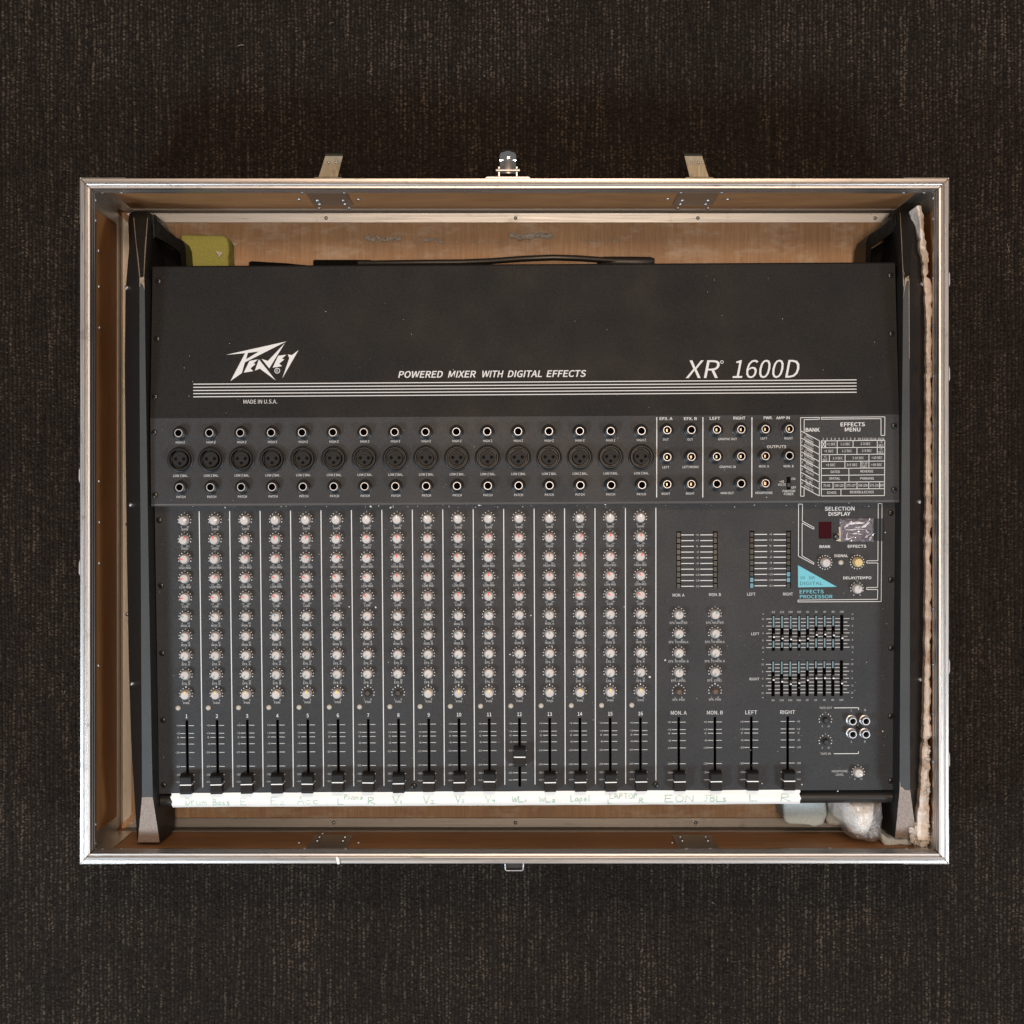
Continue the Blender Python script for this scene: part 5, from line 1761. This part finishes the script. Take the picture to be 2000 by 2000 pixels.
def crumbs(name, items, mat, seed, label, cat='crumbs'):
    """items: (position, radius)"""
    rnd = random.Random(seed)
    base = bmesh.new(); bmesh.ops.create_icosphere(base, subdivisions=1, radius=1.0)
    bv = [v_.co.copy() for v_ in base.verts]; bf = [[q.index for q in fc.verts] for fc in base.faces]; base.free()
    v, f = [], []
    for p, r in items:
        o = len(v)
        sx, sy, sz = (r * rnd.uniform(0.7, 1.35) for _ in range(3))
        rot = Matrix.Rotation(rnd.uniform(0, 6.28), 3, 'Z')
        for q in bv:
            k = rnd.uniform(0.78, 1.15)
            v.append(Vector(p) + rot @ Vector((q.x * sx * k, q.y * sy * k, q.z * sz * k)))
        f += [tuple(i + o for i in q) for q in bf]
    ob = put(name, mesh(name, v, f, mat, smooth=True), None)
    tag(ob, label, cat, kind='stuff')
    return ob


rnd = random.Random(21)
it = []
for k in range(190):
    x = rnd.triangular(1776, 1813, 1804); y = rnd.triangular(1596, 1653, 1640)
    if y < 1612 and x < 1800: continue
    r = rnd.uniform(0.0012, 0.0036)
    it.append((px(x, y, 0.110 + rnd.uniform(0, 0.010)), r))
for k in range(16): it.append((px(rnd.uniform(1804, 1816), rnd.uniform(1440, 1600), 0.127), rnd.uniform(0.0010, 0.0028)))
crumbs('foam_crumbs', it, M['crumb'], 5, 'heap of pale foam crumbs in the front right corner of the case')

# specks of foam dust lying on the mixer
it = []
rnd = random.Random(33)


def world_of(q):
    return Vector((q.x * cT - q.y * sT + MC.x, q.x * sT + q.y * cT + MC.y, q.z))


for k in range(330):
    x, y = rnd.uniform(310, 1738), rnd.uniform(535, 1540)
    pf = P_top if y < 812 else (P_jack if y < 978 else P_ctrl)
    if y < 812 and rnd.random() < 0.4: continue
    q = world_of(pf(x, y)); r = abs(rnd.gauss(0, 1)) * 0.00018 + 0.00014
    it.append((q + Vector((0, 0, r * 0.5)), r))
for k in range(60):
    q = world_of(P_ctrl(rnd.uniform(330, 1738), rnd.uniform(984, 991))); r = rnd.uniform(0.0002, 0.0008)
    it.append((q + Vector((0, 0, r * 0.5)), r))
crumbs('dust_specks', it, M['dust'], 8, 'fine pale dust specks scattered over the mixer panels', 'dust')
it = []
for (x, y, r) in ((724, 989, .0013), (740, 988, .0008), (763, 991, .0012), (768, 990, .0009), (682, 1185, .0009), (734, 1186, .0011), (996, 1278, .0009), (1299, 1289, .0010), (1269, 1322, .0011), (1037, 1202, .0007), (1566, 1532, .0010), (1488, 1530, .0008), (1636, 1545, .0009), (1724, 1428, .0008), (936, 986, .0012), (1182, 985, .0010), (440, 991, .0008), (1597, 981, .0010), (1658, 982, .0008), (1219, 1185, .0008), (1078, 1262, .0008), (1729, 1040, .0009)):
    q = world_of(P_ctrl(x, y)); it.append((q + Vector((0, 0, r * 0.5)), r))
crumbs('foam_chips', it, M['chip'], 9, 'small white foam chips lying on the control panel', 'chips')
# chips on the near rail and on the floor behind the mixer
chip = prism('plastic_sliver', [(-0.0012, -0.0036), (0.0014, -0.0040), (0.0016, 0.001), (0.0002, 0.0040), (-0.0016, 0.0034)], 0, 0.0022, M['chip'], 0.0006)
q = px(660, 1680, ZR)
o = put('plastic_sliver', chip, None, (q.x, q.y, ZR - 0.0004), (0, 0, R(8)))
tag(o, 'white sliver lying across the near aluminium rail', 'sliver')
tri = prism('foam_flake', [(-0.003, -0.0035), (0.0034, -0.0022), (-0.0012, 0.0042)], 0, 0.0018, M['crumb'], 0.0004)
for (x, y, z, lab) in ((457, 478, ZF, 'pale foam flake on the floor beside the green foam block'), (428, 495, 0.0525, 'small pale foam flake lying on the green foam block')):
    q = px(x, y, z)
    tag(put('foam_flake', tri, None, q, (0, 0, x)), lab, 'flake')

# dried glue ridges on the case floor behind the mixer
rnd = random.Random(14)
it = []
for (xa, xb, y, n, s) in ((712, 782, 467, 60, 1.0), (826, 862, 469, 26, .8), (996, 1078, 464, 90, 1.25), (760, 1000, 473, 60, .5), (1135, 1215, 470, 40, .6)):
    for k in range(n):
        x = rnd.uniform(xa, xb)
        q = px(x, y + rnd.gauss(0, 2.2) - (3 if s > 1 else 0), ZF + 0.0002)
        it.append((q, rnd.uniform(0.0008, 0.0022) * s))
gl = crumbs('dried_glue', it, M['glue'], 15, None, None)
del_keys = [k for k in ('label', 'category') if k in gl]
for k in del_keys: del gl[k]
gl.parent = case; gl.location = gl.location - CO

# black power cable behind the mixer
cab = empty('power_cable', px(880, 514, 0.03))
tag(cab, 'black cable with thick ends lying behind the mixer', 'cable')
cl = cab.location.copy()


def rel(p): return p - cl


pts = [rel(px(x, y, z)) for x, y, z in ((700, 515, .062), (760, 514, .066), (830, 513, .068), (900, 512.5, .068), (960, 510, .07), (1020, 505.5, .074), (1080, 503, .076), (1130, 504.5, .074), (1180, 508, .07), (1215, 510, .068))]
put('cord', tube('cord', pts, 0.0032, 10, plain('cable_rubber', (0.015, 0.013, 0.012), 0.35)), cab)
pts = [rel(px(x, y, 0.066)) for x, y in ((1166, 511), (1180, 511.5), (1240, 512.5), (1270, 513), (1278, 513))]
put('plug', tube('plug', pts, [0.004, 0.0056, 0.0060, 0.0060, 0.0045], 12, M['black']), cab)
a, b_ = px(612, 508, .055), px(726, 526, .055)
put('sleeve', box('sleeve', a.x - cl.x, b_.x - cl.x, b_.y - cl.y, a.y - cl.y, 0.055 - cl.z - 0.008, 0.058 - cl.z, M['black_void'], 0.001), cab)
pts = [px(x, y, .05) for x, y in ((486, 513), (490, 510), (560, 514), (618, 520), (618, 530), (486, 530))]
put('flap', prism('flap', [(p.x - cl.x, p.y - cl.y) for p in pts], 0.045 - cl.z, 0.05 - cl.z, M['black_void']), cab)

# lint and threads on the carpet
rnd = random.Random(77)
v, f = [], []
for k in range(70):
    x, y = rnd.uniform(-0.56, 0.56), rnd.uniform(-0.56, 0.56)
    if CX0 - 0.01 < x < CX1 + 0.01 and CY0 - 0.01 < y < CY1 + 0.01: continue
    L_ = rnd.choice((0.002, 0.003, 0.004, 0.007)) * rnd.uniform(0.6, 1.3); a = rnd.uniform(0, 6.28); bend = rnd.uniform(-1.2, 1.2)
    w_ = rnd.uniform(0.00010, 0.00025)
    n = 6
    for i in range(n):
        u = i / (n - 1)
        an = a + bend * u
        cx, cy = x + L_ * u * math.cos(a + bend * u * 0.5), y + L_ * u * math.sin(a + bend * u * 0.5)
        z = 0.0048 + 0.0012 * math.sin(u * 3.1)
        nx_, ny_ = -math.sin(an) * w_, math.cos(an) * w_
        v += [(cx - nx_, cy - ny_, z), (cx, cy, z + w_ * 1.4), (cx + nx_, cy + ny_, z)]
        if i:
            o = len(v) - 6
            for q in range(2): f.append((o + q, o + q + 1, o + q + 4, o + q + 3))
o = put('carpet_lint', mesh('carpet_lint', v, f, plain('lint', (0.34, 0.30, 0.24), 0.9), smooth=True))
tag(o, 'short pale lint threads scattered on the carpet', 'lint', kind='stuff')
